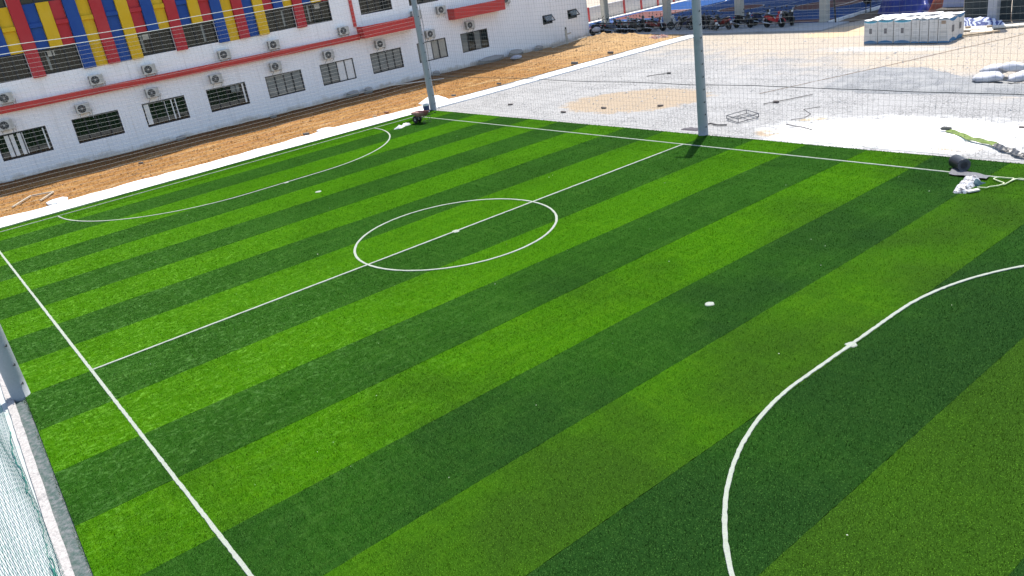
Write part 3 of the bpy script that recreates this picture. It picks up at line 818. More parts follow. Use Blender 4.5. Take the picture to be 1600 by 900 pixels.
for (a, b) in hop:   # awning windows standing open
    f = MB(); z0, z1 = 1.73, 2.41; t = .05
    f.box(BX - .12, BX - .02, a, b, z0, z0 + t); f.box(BX - .12, BX - .02, a, b, z1 - t, z1); f.box(BX - .12, BX - .02, a, a + t, z0 + t, z1 - t); f.box(BX - .12, BX - .02, b - t, b, z0 + t, z1 - t)
    fr = bpart('awning_window', f, FRAME_M)
    bpart('pane', MB().box(BX - .09, BX - .08, a + t, b - t, z0 + t, z1 - t), GLASS['dark'], fr)
    s = MB(); ang = R(42); ca, sa = math.cos(ang), math.sin(ang); hh = z1 - z0 - .1
    def pt(y, d, o): return (BX + .01 + d * sa + o * ca, y, z1 - .05 - d * ca + o * sa)
    def bar(y0, y1, d0, d1):
        s.add([pt(y0, d0, 0), pt(y1, d0, 0), pt(y1, d1, 0), pt(y0, d1, 0), pt(y0, d0, .04), pt(y1, d0, .04), pt(y1, d1, .04), pt(y0, d1, .04)],
              [(0, 3, 2, 1), (4, 5, 6, 7), (0, 1, 5, 4), (1, 2, 6, 5), (2, 3, 7, 6), (3, 0, 4, 7)])
    bar(a + .05, b - .05, 0, .06); bar(a + .05, b - .05, hh - .06, hh); bar(a + .05, a + .11, .06, hh - .06); bar(b - .11, b - .05, .06, hh - .06)
    bpart('open_sash', s, FRAME_M, fr)
    g2 = MB(); g2.add([pt(a + .11, .06, .02), pt(b - .11, .06, .02), pt(b - .11, hh - .06, .02), pt(a + .11, hh - .06, .02)], [(0, 1, 2, 3)])
    t2 = NT('clear_sash_glass') if 'clear' not in MATS else None
    if t2:
        t2.out((0.5, 0.55, 0.55), 0.03, 0.5); t2.b.inputs['Alpha'].default_value = 0.35; MATS['clear'] = t2.m
    bpart('sash_pane', g2, MATS['clear'], fr)

# air conditioners on the wall
def make_ac():
    r = empty('air_conditioner')
    MB().bbox(0.10, 0.42, -0.40, 0.40, 0.05, 0.62, 0.02).build('casing', AC_M, r)
    g = MB(); g.lathe([(0.235, .421), (0.235, .435), (0.215, .437)], (0, -.09, .335), 'x', 24); gr = g.build('fan_grille', AC_D, r)
    h = MB(); h.lathe([(0.055, .438), (0.05, .45)], (0, -.09, .335), 'x', 12)
    for q in range(8):
        t = q * math.pi / 4; h.tube([(.443, -.09 + .05 * math.cos(t), .335 + .05 * math.sin(t)), (.443, -.09 + .23 * math.cos(t), .335 + .23 * math.sin(t))], .006, 4)
    h.build('fan_guard', AC_L, gr)
    l = MB()
    for z in np.arange(.12, .58, .07): l.box(.421, .428, .20, .36, z, z + .035)
    l.build('louvre', AC_L, r)
    s = MB()
    for z in np.arange(.12, .58, .06): s.box(.14, .38, -.408, -.401, z, z + .03)
    s.build('side_vent', AC_D, r)
    for y in (-.28, .28):
        b = MB(); b.box(0.003, .44, y - .02, y + .02, 0.0, .045); b.tube([(0.02, y, -.22), (.40, y, 0.005)], .014, 5); b.build('bracket', STEEL, r)
    p = MB(); p.tube([(.25, .41, .2), (.25, .47, .18), (.12, .48, .1), (.02, .46, -.05), (.02, .46, -.35)], .018, 6); p.build('pipe', simple('pipe_wrap', (0.6, 0.58, 0.54), 0.7), r)
    return r
ac0 = make_ac()
ords = ['first', 'second', 'third', 'fourth', 'fifth', 'sixth', 'seventh', 'eighth', 'ninth', 'tenth']
acs = []
for i, (y, z) in enumerate([(3.3, 2.55), (7.12, 2.55), (10.9, 2.6), (14.67, 2.62), (18.5, 2.6), (22.2, 2.62), (26.08, 2.6), (30.15, 2.56), (33.64, 2.58)]):
    acs.append((y, z, 'beige outdoor air conditioner above the %s ground floor window from left' % ords[i], 'air conditioners above the ground floor windows'))
for i, (y, z) in enumerate([(3.75, 3.86), (8.25, 3.87), (11.11, 3.87), (15.54, 3.87), (18.72, 3.87), (23.62, 3.87)]):
    acs.append((y, z, 'beige outdoor air conditioner just above red ledge, %s from left' % ords[i], 'air conditioners above the red ledge'))
acs += [(29.3, 4.0, 'beige outdoor air conditioner at right end of nearer red canopy, behind pole', 'air conditioners above the red ledge'),
        (31.39, 3.98, 'beige outdoor air conditioner between the two red canopies', 'air conditioners above the red ledge'),
        (37.2, 3.8, 'beige outdoor air conditioner at right end of farther red canopy', 'air conditioners above the red ledge')]
for i, (y, z, lab, grp) in enumerate(acs):
    o = ac0 if i == 0 else copy_tree(ac0)
    o.location = (BX, y, z + .03); o.scale = (.9, .9, .9); tag(o, lab, 'air conditioner', grp)

# ================================================================== BOUNDARY WALL beyond the court
bw = empty('boundary_wall', (-21.3, 60, 0)); tag(bw, 'low cream boundary wall with red posts beside the blue court', 'wall')
PW = mat_concrete('cream_wall', (0.60, 0.54, 0.47), (0.68, 0.62, 0.55), (0.48, 0.42, 0.36), 0.8, 0.5)
for i in range(16):
    y = 48.85 + 2.43 * i - 60
    MB().box(-.14, .10, y - .11, y + .11, 0, 1.42).build('post', RED_P, bw)
    MB().box(-.08, .04, y + .113, y + 2.43 - .113, 0, 1.34).build('wall_panel', PW, bw)
    MB().box(-.12, .08, y + .113, y + 2.43 - .113, 1.343, 1.41).build('coping', STRIP_M, bw)

# ================================================================== COURT SHELTER
sh = empty('court_shelter', (-4, 48.8, 0)); tag(sh, 'open court shelter standing on square concrete columns over the blue court', 'shelter')
for yy_ in (0.0, 17.5):
    for x in (-14.05, -7.2, -0.42, 6.3):
        c = MB(); c.bbox(x + 4 - .25, x + 4 + .25, yy_ - .25, yy_ + .25, -0.03, 8.2, .03); c.box(x + 4 - .32, x + 4 + .32, yy_ - .32, yy_ + .32, 0.0, .12 if yy_ else .10)
        c.build('column', COLUMN_M, sh)
rf = MB(); rf.box(-11.6, 12.2, -0.55, 18.6, 8.2, 8.5); rf.build('roof', simple('shelter_roof', (0.45, 0.46, 0.48), 0.6), sh)
bm = MB()
for x in (-14.05, -7.2, -0.42, 6.3): bm.box(x + 4 - .14, x + 4 + .14, .26, 17.2, 7.8, 8.195)
bm.build('beam', COLUMN_M, sh)

# ================================================================== POLES AND NETS
def make_pole(x, y, hgt, rz, label):
    r = empty('net_pole', (x, y, 0), 0); tag(r, label, 'pole', 'concrete poles that hold the pitch netting')
    s = MB(); s.lathe([(.185, -.05), (.183, .5), (.165, 3.0), (.14, hgt - .03), (.13, hgt)], n=20); s.build('shaft', POLE_M, r, True)
    d = (CAM.x - x, CAM.y - y); ang = math.atan2(d[1], d[0])
    k = MB()
    for i in range(14):
        z = .35 + .455 * i
        if z > hgt - .2: break
        rad = .185 - .045 * z / hgt
        for da in (0.55, -2.4):
            a = ang + da; c, s_ = math.cos(a), math.sin(a)
            k.tube([(c * (rad - .02), s_ * (rad - .02), z), (c * (rad + .05), s_ * (rad + .05), z), (c * (rad + .055), s_ * (rad + .055), z + .05)], .014, 5)
    k.build('hooks', simple('hook_iron', (0.05, 0.05, 0.05), 0.6), r)
    a = MB(); c, s_ = math.cos(rz), math.sin(rz)
    a.tube([(0, 0, hgt - .12), (c * .48, s_ * .48, hgt - .06)], .07, 8); a.build('top_arm', STEEL, r)
    return r
PH = 6.9
ARM = math.atan2(-.14, -.36)
make_pole(-0.56, 21.9, PH, ARM, 'tall grey concrete pole at far corner of the pitch, beside the wheelbarrow')
make_pole(18.0, 21.78, PH, ARM, 'tall grey concrete pole at the far touch line end of the halfway line')
make_pole(18.12, -1.44, PH, ARM, 'grey concrete pole cut off by the left edge, beside green netting')
make_pole(36.6, 21.8, PH, ARM, 'grey concrete pole at the near right corner of the pitch'); make_pole(-0.56, -1.5, PH, ARM, 'grey concrete pole at the far left corner of the pitch')

def net(name, label, A, B, z0, z1, mesh, rad, mat, ropes, sag=0.06, seed=0, bulge=0.05, lean=0.0, vk=1.0):
    """hanging net between ground points A and B: every string a thin tube, slack and uneven"""
    A = np.array(A, float); B = np.array(B, float); Ld = np.hypot(*(B - A)); e = (B - A) / Ld; nrm = np.array([-e[1], e[0]])
    root = empty(name, (A[0], A[1], 0)); tag(root, label, 'net')
    def pos(u, z):
        w = bulge * np.sin(u * 0.9 + seed) * np.sin(z * 0.8 + 0.4) + 0.05 * fbm(u * 0.5 + seed, z * 0.5, 3)
        s = sag * np.sin(math.pi * np.clip(u / Ld, 0, 1)) * (z / z1) * 2 + 0.10 * fbm(u * 0.4 + 3 * seed, z * 0.7, 3)
        w = w + lean * z
        du = 0.10 * fbm(u * 0.8 + 7, z * 0.4 + seed, 3)
        return np.stack([(u + du) * e[0] + w * nrm[0], (u + du) * e[1] + w * nrm[1], np.maximum(z - s, 0.03)], -1)
    V = []; F = []; cnt = 0
    def strings(P, rad):    # P: (ns, npts, 3)
        nonlocal cnt
        ns, npt, _ = P.shape
        d = np.gradient(P, axis=1); d /= np.linalg.norm(d, axis=2, keepdims=True) + 1e-9
        a = np.cross(d, np.array([e[0] * .31, e[1] * .31, .95]) if abs(d[0, 0, 2]) < .7 else np.array([e[0], e[1], 0.1])); a /= np.linalg.norm(a, axis=2, keepdims=True) + 1e-9
        b = np.cross(d, a)
        rings = [P + rad * (a * math.cos(t) + b * math.sin(t)) for t in (0, 2.094, 4.189)]
        v = np.stack(rings, 2).reshape(-1, 3)
        i, j = np.meshgrid(np.arange(ns), np.arange(npt - 1), indexing='ij'); base = ((i * npt + j) * 3).ravel()
        for k in range(3): F.append(np.stack([base + k, base + (k + 1) % 3, base + 3 + (k + 1) % 3, base + 3 + k], 1) + cnt)
        V.append(v); cnt += len(v)
    us = np.arange(0.02, Ld, mesh); zv = np.linspace(z0, z1, max(6, int((z1 - z0) / .5)))
    strings(pos(us[:, None] + 0 * zv[None], zv[None] + 0 * us[:, None]), rad * vk)
    zs = np.arange(z0, z1, mesh); uh = np.linspace(0, Ld, max(8, int(Ld / .45)))
    strings(pos(uh[None] + 0 * zs[:, None], zs[:, None] + 0 * uh[None]), rad)
    o = link('mesh', np_mesh('mesh', np.concatenate(V), np.concatenate(F), mat), root); o['kind'] = 'stuff'
    for (zz, r_, m_) in ropes:
        p = pos(uh, np.full_like(uh, zz)); mb = MB(); mb.tube([tuple(q) for q in p], r_, 6); mb.build('rope', m_, root)
    return root
MESH = 0.17
net('safety_net', 'dark netting along the far touch line in front of the stone lot', (-0.35, 21.95), (36.6, 21.95), 0.05, 6.9, MESH, 0.0027, NET_M, [(6.9, .012, ROPE_W), (1.86, .012, ROPE_D), (0.06, .01, ROPE_W)], 0.03, 1)
net('safety_net', 'netting with two pale top ropes in front of the school building', (-0.62, -1.5), (-0.62, 21.7), 0.08, 6.62, MESH * 1.05, 0.0040, simple('pale_net_twine', (0.24, 0.245, 0.235), 0.7), [(6.64, .016, ROPE_W), (6.92, .014, ROPE_W)], 0.10, 4, vk=0.45)
gn = net('safety_net', 'green netting hanging beside the kerb at the lower left corner', (18.2, -1.86), (36.9, -2.12), 0.03, 6.6, 0.17, 0.0030, simple('green_net_dark', (0.03, 0.15, 0.125), 0.7, 0.3), [(6.6, .015, NETG_M)], 0.05, 2, 0.03, -0.10)
# bunched foot of the green net: many thin slack strands lying together
mb = MB()
for q in range(16):
    pts = []; ph = random.uniform(0, 6); off = random.gauss(0, .035); am = random.uniform(.008, .03)
    a = random.uniform(18.3, 33); n = random.randint(14, 60)
    for i in range(n):
        x = a + i * .11
        if x > 36.5: break
        yy3 = edge_y(x) - .44 + off + am * math.sin(x * 2.6 + ph) + .012 * math.sin(x * 11 + ph * 3)
        pts.append((x - 18.2, yy3 + 1.86, .022 + .010 * (q % 4) + .008 * math.sin(x * 6 + ph)))
    if len(pts) > 2: mb.tube(pts, random.uniform(.005, .011), 5)
mb.build('bunched_foot', NETG_M, gn)
mb = MB(); mb.tube([(-.32, 21.98, 6.8), (-.26, 22.02, 4.5), (-.30, 22.0, 2.5), (-.22, 22.05, 0.05)], .012, 5)
tag(mb.build('net_tie_cord', ROPE_D), 'thin dark cord hanging beside the corner pole behind the wheelbarrow', 'cord')

# ================================================================== MOTORBIKES
def paint(name, c): return simple('bike_' + name, c, 0.3, 0.15, 5.0)
PB = {'black': paint('black', (0.016, 0.016, 0.018)), 'red': paint('red', (0.32, 0.015, 0.02)), 'maroon': paint('maroon', (0.13, 0.022, 0.02)), 'white': paint('white', (0.55, 0.55, 0.55)),
      'navy': paint('navy', (0.02, 0.03, 0.07)), 'grey': paint('grey', (0.12, 0.125, 0.13))}
LAMP = simple('lamp_lens', (0.6, 0.6, 0.58), 0.15, 0.05); TAIL = simple('tail_lens', (0.35, 0.02, 0.01), 0.2)
def make_bike(color, shield):
    r = empty('motorbike'); body = PB[color]; shm = PB[shield]
    for x in (-.62, .62):
        w = MB(); w.lathe([(.225, -.035), (.27, -.042), (.295, -.02), (.295, .02), (.27, .042), (.225, .035), (.225, -.035)], (x, 0, .295), 'y', 20); wo_ = w.build('wheel', BLACK, r, True)
        q = MB(); q.lathe([(.208, -.028), (.226, -.03), (.226, .03), (.208, .028), (.208, -.028)], (x, 0, .295), 'y', 20); q.lathe([(.05, -.06), (.05, .06)], (x, 0, .295), 'y', 10)
        for i in range(10):
            t = i * math.pi / 5; q.tube([(x + .04 * math.cos(t), .02 * (-1) ** i, .295 + .04 * math.sin(t)), (x + .21 * math.cos(t), 0, .295 + .21 * math.sin(t))], .006, 4)
        q.build('rim', CHROME, wo_)
        m = MB(); a0, a1 = ((.25, 2.5) if x > 0 else (.5, 2.9)); vs = []; fs = []; nq = 10
        for i in range(nq + 1):
            t = a0 + (a1 - a0) * i / nq
            for (dr, yy2) in ((.315, -.06), (.33, 0), (.315, .06)): vs.append((x + dr * math.cos(t), yy2, .295 + dr * math.sin(t)))
        for i in range(nq):
            for j in range(2): fs.append((i * 3 + j, i * 3 + j + 1, i * 3 + j + 4, i * 3 + j + 3))
        m.add(vs, fs); m.build('mudguard', body, r)
    b = MB(); b.prism([(-.78, .74), (-.70, .60), (-.42, .46), (-.1, .40), (.12, .36), (.20, .42), (.16, .52), (-.05, .60), (-.2, .72), (-.5, .80)], -.13, .13, inset=.12); b.build('body', body, r)
    s = MB(); s.prism([(-.74, .80), (-.78, .86), (-.5, .87), (-.2, .80), (.04, .79), (.10, .74), (-.1, .70), (-.5, .79)], -.125, .125, inset=.15); s.build('seat', SEATM, r)
    l = MB()
    for y in (-1, 1):
        l.add([(.40, .05 * y, .92), (.36, .17 * y, .80), (.26, .20 * y, .55), (.22, .16 * y, .34), (.33, .05 * y, .36), (.42, .04 * y, .60), (.38, .05 * y, .92), (.33, .17 * y, .80), (.23, .20 * y, .55), (.19, .16 * y, .34), (.30, .05 * y, .36), (.39, .04 * y, .60)],
              [(0, 1, 2, 5), (5, 2, 3, 4), (6, 7, 8, 11), (11, 8, 9, 10), (0, 1, 7, 6), (1, 2, 8, 7), (2, 3, 9, 8), (3, 4, 10, 9)])
    l.build('leg_shield', shm, r)
    f = MB()
    for y in (-.075, .075): f.tube([(.62, y, .295), (.50, y, .62), (.42, y, .86)], .024, 6)
    f.tube([(.42, 0, .60), (.36, 0, .98)], .035, 6); f.build('front_fork', CHROME if color != 'black' else BLACKP, r)
    e = MB(); e.bbox(-.12, .26, -.11, .11, .20, .42, .03); e.tube([(.05, 0, .31), (.30, 0, .31)], .075, 8); e.tube([(.20, -.16, .22), (.20, .16, .22)], .018, 6); e.build('engine', simple('engine_alloy', (0.16, 0.16, 0.165), 0.45, metal=0.5), r)
    x_ = MB(); x_.tube([(.18, -.13, .26), (-.15, -.15, .22), (-.35, -.16, .28), (-.85, -.17, .36)], [.018, .02, .045, .05], 8); x_.build('exhaust', CHROME, r)
    a_ = MB(); a_.box(-.66, .0, -.10, -.075, .26, .34); a_.box(-.66, 0, .075, .10, .26, .34); a_.tube([(-.55, .12, .32), (-.48, .13, .66)], .028, 6); a_.tube([(-.55, -.12, .32), (-.48, -.13, .66)], .028, 6); a_.build('swing_arm', BLACKP, r)
    h = MB(); h.tube([(.22, -.36, 1.02), (.30, -.20, .98), (.36, 0, 1.0), (.30, .20, .98), (.22, .36, 1.02)], .016, 6)
    for y in (-1, 1): h.tube([(.25, .24 * y, 1.0), (.20, .38 * y, 1.025)], .024, 6)
    hb = h.build('handlebar', BLACKP, r)
    for y in (-1, 1):
        m = MB(); m.tube([(.28, .24 * y, 1.0), (.27, .30 * y, 1.2)], .007, 4); m.lathe([(.0, -.015), (.055, -.01), (.06, .01), (0, .012)], (.27, .32 * y, 1.24), 'x', 10); m.build('mirror', BLACKP, hb)
    c = MB(); c.prism([(.30, .93), (.34, 1.04), (.44, 1.05), (.52, .96), (.48, .86), (.36, .86)], -.12, .12, inset=.2); co = c.build('headlamp_cowl', shm, r)
    q = MB(); q.lathe([(0, .535), (.06, .53), (.085, .50)], (0, 0, .94), 'x', 14); q.build('headlamp', LAMP, co)
    t = MB(); t.bbox(-.86, -.77, -.09, .09, .66, .76, .015); t.build('tail_light', TAIL, r)
    k = MB(); k.tube([(-.55, -.1, .86), (-.8, -.1, .90), (-.88, 0, .91), (-.8, .1, .90), (-.55, .1, .86)], .012, 5); k.build('grab_rail', CHROME, r)
    p = MB(); p.box(-.93, -.915, -.09, .09, .46, .60); p.build('number_plate', simple('plate_white', (0.6, 0.6, 0.6), 0.5), r)
    d_ = MB(); d_.tube([(-.02, .10, .24), (-.06, .26, .0)], .013, 5); d_.build('kick_stand', STEEL, r)
    return r
protos = {}
bikes = [(-12.35, 46.35, 75, 'black', 'white', 'black motorbike with white leg shield, nearest the white building corner'),
         (-12.9, 47.4, 70, 'navy', 'black', 'dark navy motorbike behind the first one at the building corner'),
         (-11.0, 47.75, 40, 'black', 'white', 'black motorbike with white shield in the rear of the packed left group'),
         (-9.6, 48.0, 28, 'maroon', 'black', 'dark maroon motorbike in the rear of the packed left group'),
         (-8.3, 47.7, 20, 'black', 'black', 'black motorbike in the rear, left of the second shelter column'),
         (-11.6, 46.9, 60, 'black', 'black', 'black motorbike packed second from the building corner'),
         (-10.7, 46.5, 35, 'navy', 'black', 'dark navy motorbike packed third from the building corner, behind the soil heap'),
         (-9.85, 46.95, 30, 'black', 'grey', 'black motorbike with grey shield, fourth from the building corner'),
         (-9.1, 46.75, 25, 'grey', 'black', 'dark grey motorbike fifth from the building corner, behind the soil heap'),
         (-8.25, 46.55, 18, 'black', 'black', 'black motorbike left of the maroon motorbike, front wheel showing'),
         (-6.65, 46.75, 12, 'maroon', 'maroon', 'maroon motorbike left of the second shelter column'),
         (-5.2, 47.75, 200, 'black', 'white', 'black motorbike with white front shield, right of the maroon motorbike'),
         (-4.1, 47.25, 195, 'navy', 'black', 'dark navy motorbike just left of the tall netting pole'),
         (-3.0, 47.3, 190, 'black', 'grey', 'black motorbike mostly hidden behind the tall netting pole'),
         (-1.9, 47.05, 160, 'black', 'black', 'black motorbike just right of the tall netting pole'),
         (-1.15, 46.65, 150, 'grey', 'black', 'dark grey motorbike angled towards the stone lot, right of netting pole'),
         (-0.35, 46.75, 170, 'maroon', 'black', 'dark maroon motorbike with black shield beside the third shelter column'),
         (1.05, 47.2, -6, 'black', 'black', 'black motorbike right of the third shelter column, front wheel to the right'),
         (2.0, 48.1, 5, 'navy', 'black', 'dark motorbike standing behind, left of the bright red motorbike'),
         (3.72, 46.95, -7, 'red', 'red', 'bright red motorbike parked at the right end of the row'),
         (4.2, 47.75, -30, 'black', 'black', 'black motorbike behind the bright red motorbike, rightmost of the row'),
         (5.6, 56.6, 20, 'maroon', 'black', 'dark maroon motorbike standing apart on the far right side of the court')]
for (x, y, a, c, s, lab) in bikes:
    if (c, s) not in protos: o = protos[(c, s)] = make_bike(c, s)
    else: o = copy_tree(protos[(c, s)])
    o.location = (x, y, 0.088 if y > 50 else 0.072); o.rotation_euler = (R(-7), 0, R(a)); tag(o, lab, 'motorbike', 'motorbikes parked in the shade of the court shelter')

# ================================================================== CARTONS
CART = simple('white_carton', (0.60, 0.58, 0.55), 0.75, 0.06, 3.0, col2=(0.52, 0.49, 0.44))
PRINT_B = simple('carton_blue_print', (0.05, 0.17, 0.32), 0.7, 0.1); PRINT_L = simple('carton_light_blue_print', (0.07, 0.30, 0.40), 0.7, 0.1)
INK = simple('carton_ink', (0.16, 0.15, 0.15), 0.8, 0.2); TAPE = simple('brown_tape', (0.30, 0.21, 0.14), 0.6)
LIDM = simple('white_foam_lid', (0.80, 0.80, 0.79), 0.8, 0.05, 5.0)
def carton(x0, x1, y0, y1, hgt, kind, label, side=False):
    r = empty('carton', ((x0 + x1) / 2, (y0 + y1) / 2, 0), 0); w, dd = (x1 - x0) / 2, (y1 - y0) / 2; tag(r, label, 'carton', 'white cartons stacked in two rows on the stone lot')
    MB().bbox(-w, w, -dd, dd, 0.0, hgt, .012).build('box', CART, r)
    t = MB(); n = 7; vs = []; fs = []
    for i in range(n):
        for j in range(5):
            u, v_ = -1.01 + 2.02 * i / (n - 1), -1.01 + 2.02 * j / 4
            vs.append((u * w, v_ * dd, hgt + .012 + .03 * math.sin(i * 1.3 + x0 * 5) * math.cos(j * 1.1 + y0) + .02))
    for i in range(n - 1):
        for j in range(4): fs.append((i * 5 + j, i * 5 + 5 + j, i * 5 + 6 + j, i * 5 + 1 + j))
    t.add(vs, fs); t.build('wrinkled_cover', LIDM, r)
    if dd and kind:
        def wave(za, amp, top, mat, yo, name):
            m = MB(); n = 15; vs = []; fs = []
            for i in range(n):
                u = i / (n - 1); x = -w * .99 + 2 * w * .99 * u; q = math.sin(math.pi * u)
                zc = za + (-amp * q if top else amp * q)
                vs += [(x, -dd - yo, hgt - .01 if top else .015), (x, -dd - yo, zc)]
            for i in range(n - 1): fs.append((2 * i, 2 * i + 1, 2 * i + 3, 2 * i + 2))
            m.add(vs, fs); m.build(name, mat, r)
        if kind == 'wide':
            wave(hgt - .08, .07, True, simple('carton_pale_wave', (0.62, 0.70, 0.72), 0.7), .003, 'printed_wave'); wave(hgt - .055, .06, True, PRINT_L, .005, 'printed_wave')
            wave(.10, .07, False, PRINT_B, .003, 'printed_wave')
            MB().box(-.075, .075, -dd - .006, -dd - .002, .52, .78).build('printed_window', INK, r)
            p = MB()
            for z in (.40, .62, .70, .86, .92):
                for s_ in (-1, 1): p.box(s_ * w * .55 - .10, s_ * w * .55 + .10, -dd - .005, -dd - .002, z, z + .014)
            p.build('printed_lines', simple('carton_grey_print', (0.35, 0.34, 0.33), 0.8), r)
        else:
            wave(.09, .02, False, PRINT_B, .003, 'printed_wave'); wave(hgt - .05, .0, True, simple('carton_grey_blue', (0.16, 0.25, 0.30), 0.7), .003, 'printed_wave')
            p = MB()
            for z in (.24, .30, .50, .56): p.box(-w * .7, w * .7, -dd - .005, -dd - .002, z, z + .018)
            for z in (.92, 1.0): p.box(-w * .3, w * .35, -dd - .005, -dd - .002, z, z + .02)
            p.build('printed_lines', simple('carton_grey_print', (0.35, 0.34, 0.33), 0.8), r)
    if side:
        m = MB(); n = 12; vs = []; fs = []
        for i in range(n):
            u = i / (n - 1); y = -dd + 2 * dd * u
            vs += [(w + .003, y, .01), (w + .003, y, .06 + .16 * math.sin(math.pi * u))]
        for i in range(n - 1): fs.append((2 * i, 2 * i + 2, 2 * i + 3, 2 * i + 1))
        m.add(vs, fs); m.build('printed_wave', PRINT_B, r)
        m = MB(); vs = []; fs = []
        for i in range(n):
            u = i / (n - 1); y = -dd + 2 * dd * u
            vs += [(w + .003, y, hgt - .01), (w + .003, y, hgt - .05 - .12 * math.sin(math.pi * u))]
        for i in range(n - 1): fs.append((2 * i, 2 * i + 2, 2 * i + 3, 2 * i + 1))
        m.add(vs, fs); m.build('printed_wave', PRINT_B, r)
        MB().box(w + .002, w + .006, -.12, .12, .48, .80).build('printed_window', INK, r)
    return r
bx = [13.63, 14.40, 15.26, 16.19, 16.61, 17.07, 17.53, 18.08]
nm = ['first white carton from left in front row, with blue waves and dark print', 'second white carton from left in front row, with blue waves and dark print', 'third white carton from left in front row, rightmost of the wide ones',
      'fourth carton from left in front row, first of the narrow ones', 'fifth carton from left in front row, narrow', 'sixth carton from left in front row, narrow', 'last carton at right end of front row, with brown tape patch']
for i in range(7):
    r = carton(bx[i] + .016, bx[i + 1] - .016, 40.64, 41.50, 1.17 + .03 * (i % 2), 'wide' if i < 3 else 'narrow', nm[i], side=(i == 6))
    if i == 6: MB().box(-.12, .10, -.440, -.435, .93, 1.08).build('tape_patch', TAPE, r)
for i in range(4):
    carton([13.7, 14.8, 15.95, 17.0][i], [14.78, 15.92, 16.97, 18.0][i], 41.55, 42.40, 1.2 + .02 * (i % 3), None, '%s white carton from left in the rear row behind the front cartons' % ords[i], side=(i == 3))

# ================================================================== SACKS
def sack(name, x, y, z, sx, sy, sz, rz, label, cat, group=None, mat=SACK, seed=0, tilt=0.0):
    nu, nv = 20, 11; vs = []; fs = []
    def sp(v, p): return math.copysign(abs(v) ** p, v)
    for j in range(nv):
        ph = -math.pi / 2 + math.pi * j / (nv - 1)
        for i in range(nu):
            th = 2 * math.pi * i / nu
            cx = sp(math.cos(th), .55) * sp(math.cos(ph), .6); cy = sp(math.sin(th), .55) * sp(math.cos(ph), .6); cz = sp(math.sin(ph), .9)
            k = 1 + .45 * float(fbm(np.array(cx * 2.1 + seed), np.array(cy * 2.1 + cz + seed), 3))
            pin = 1 - .28 * abs(cx) ** 3
            zz = cz * sz * k * (pin if cz > 0 else .7) + .16 * sz * float(fbm(np.array(cx * 4 + seed), np.array(cy * 4), 2)) * 2
            vs.append((cx * sx * k, cy * sy * k * (1 + .12 * abs(cx) ** 4), max(zz, -sz * .75) + sz * .72))
    for j in range(nv - 1):
        for i in range(nu): fs.append((j * nu + i, j * nu + (i + 1) % nu, (j + 1) * nu + (i + 1) % nu, (j + 1) * nu + i))
    m = MB(); m.add(vs, fs); o = m.build(name, mat, None, True)
    o.location = (x, y, z); o.rotation_euler = (0, tilt, rz); tag(o, label, cat, group)
    return o
SG = 'white sacks lying beside the gravel heap'
sack('sandbag', 23.85, 31.4, .14, .5, .36, .2, 0.35, 'white full sack lying at left front of the sack pile', 'sack', SG, seed=1)
sack('sandbag', 25.0, 31.75, .14, .54, .35, .2, 0.7, 'large white sack at right front of the sack pile', 'sack', SG, seed=5, tilt=-.12)
sack('sandbag', 25.9, 31.3, .12, .5, .34, .18, 0.2, 'white sack cut off by right picture edge in sack pile', 'sack', SG, seed=12)
sack('sandbag', 23.5, 32.75, .16, .46, .34, .2, 0.5, 'flat white sack at left rear of the sack pile', 'sack', SG, seed=8)
sack('sandbag', 24.2, 32.7, .26, .46, .32, .2, 0.75, 'white sack in the middle of the sack pile, leaning on others', 'sack', SG, seed=3, tilt=.1)
sack('sandbag', 24.15, 35.2, .02, .36, .3, .24, 0.4, 'small crumpled white sack set apart behind the sack pile', 'sack', SG, seed=21)
sack('plastic_sheet', 24.75, 33.6, .02, .55, .30, .12, 0.5, 'black plastic sheet bundled behind the white sacks', 'plastic sheet', None, BLACKP, 14)
tag(poly_mound('empty_sack', [(1.72, 18.05), (1.3, 18.5), (1.2, 18.95), (1.62, 19.0), (1.75, 18.6), (1.95, 18.2)], .07, SACK, 7.7, .035, .22, .25, TURF_Z + .01, kind=None, freq=2.2), 'crumpled empty white sack on turf left of the wheelbarrow', 'sack')
sack('cement_sack', -10.6, 36.0, dirt_z(np.array(-10.6), np.array(36.0)).item(), .42, .24, .16, 1.4, 'white sack on orange soil beside the broken slabs', 'sack', None, SACK, 33)
sack('plastic_bag', -12.1, 45.75, .35, .3, .26, .22, .3, 'white plastic bag at the corner of the white building', 'bag', None, SACK, 41)

# ================================================================== WHEELBARROW AND OTHER WORK GEAR
wb = empty('wheelbarrow', (2.02, 19.5, TURF_Z), R(12)); wb.scale = (.8, .8, .85); tag(wb, 'reddish brown wheelbarrow with black wheel at the far corner of the pitch', 'wheelbarrow')
tr = MB(); prof = [(-.50, .30, .34), (.42, .30, .34)]
def tray(zs):
    rings = []
    for (z, xa, xb, hw_) in zs:
        rings.append([(xa, -hw_, z), (xa + .12, -hw_ - .03, z), (xb - .12, -hw_ - .03, z), (xb, -hw_, z), (xb, hw_, z), (xb - .12, hw_ + .03, z), (xa + .12, hw_ + .03, z), (xa, hw_, z)])
    return rings
rg = tray([(.42, -.28, .30, .20), (.50, -.42, .38, .27), (.66, -.62, .46, .33)]) + tray([(.655, -.59, .44, .305), (.51, -.40, .36, .25), (.435, -.27, .29, .185)])
vs = [p for q in rg for p in q]; fs = []
for j in range(5):
    for i in range(8): fs.append((j * 8 + i, j * 8 + (i + 1) % 8, j * 8 + 8 + (i + 1) % 8, j * 8 + 8 + i))
fs += [tuple(range(8)), tuple(range(40, 48))]
tr.add(vs, fs); tr.build('tray', simple('barrow_rust_red', (0.20, 0.075, 0.06), 0.7, 0.3, 5.0, col2=(0.36, 0.25, 0.21)), wb)
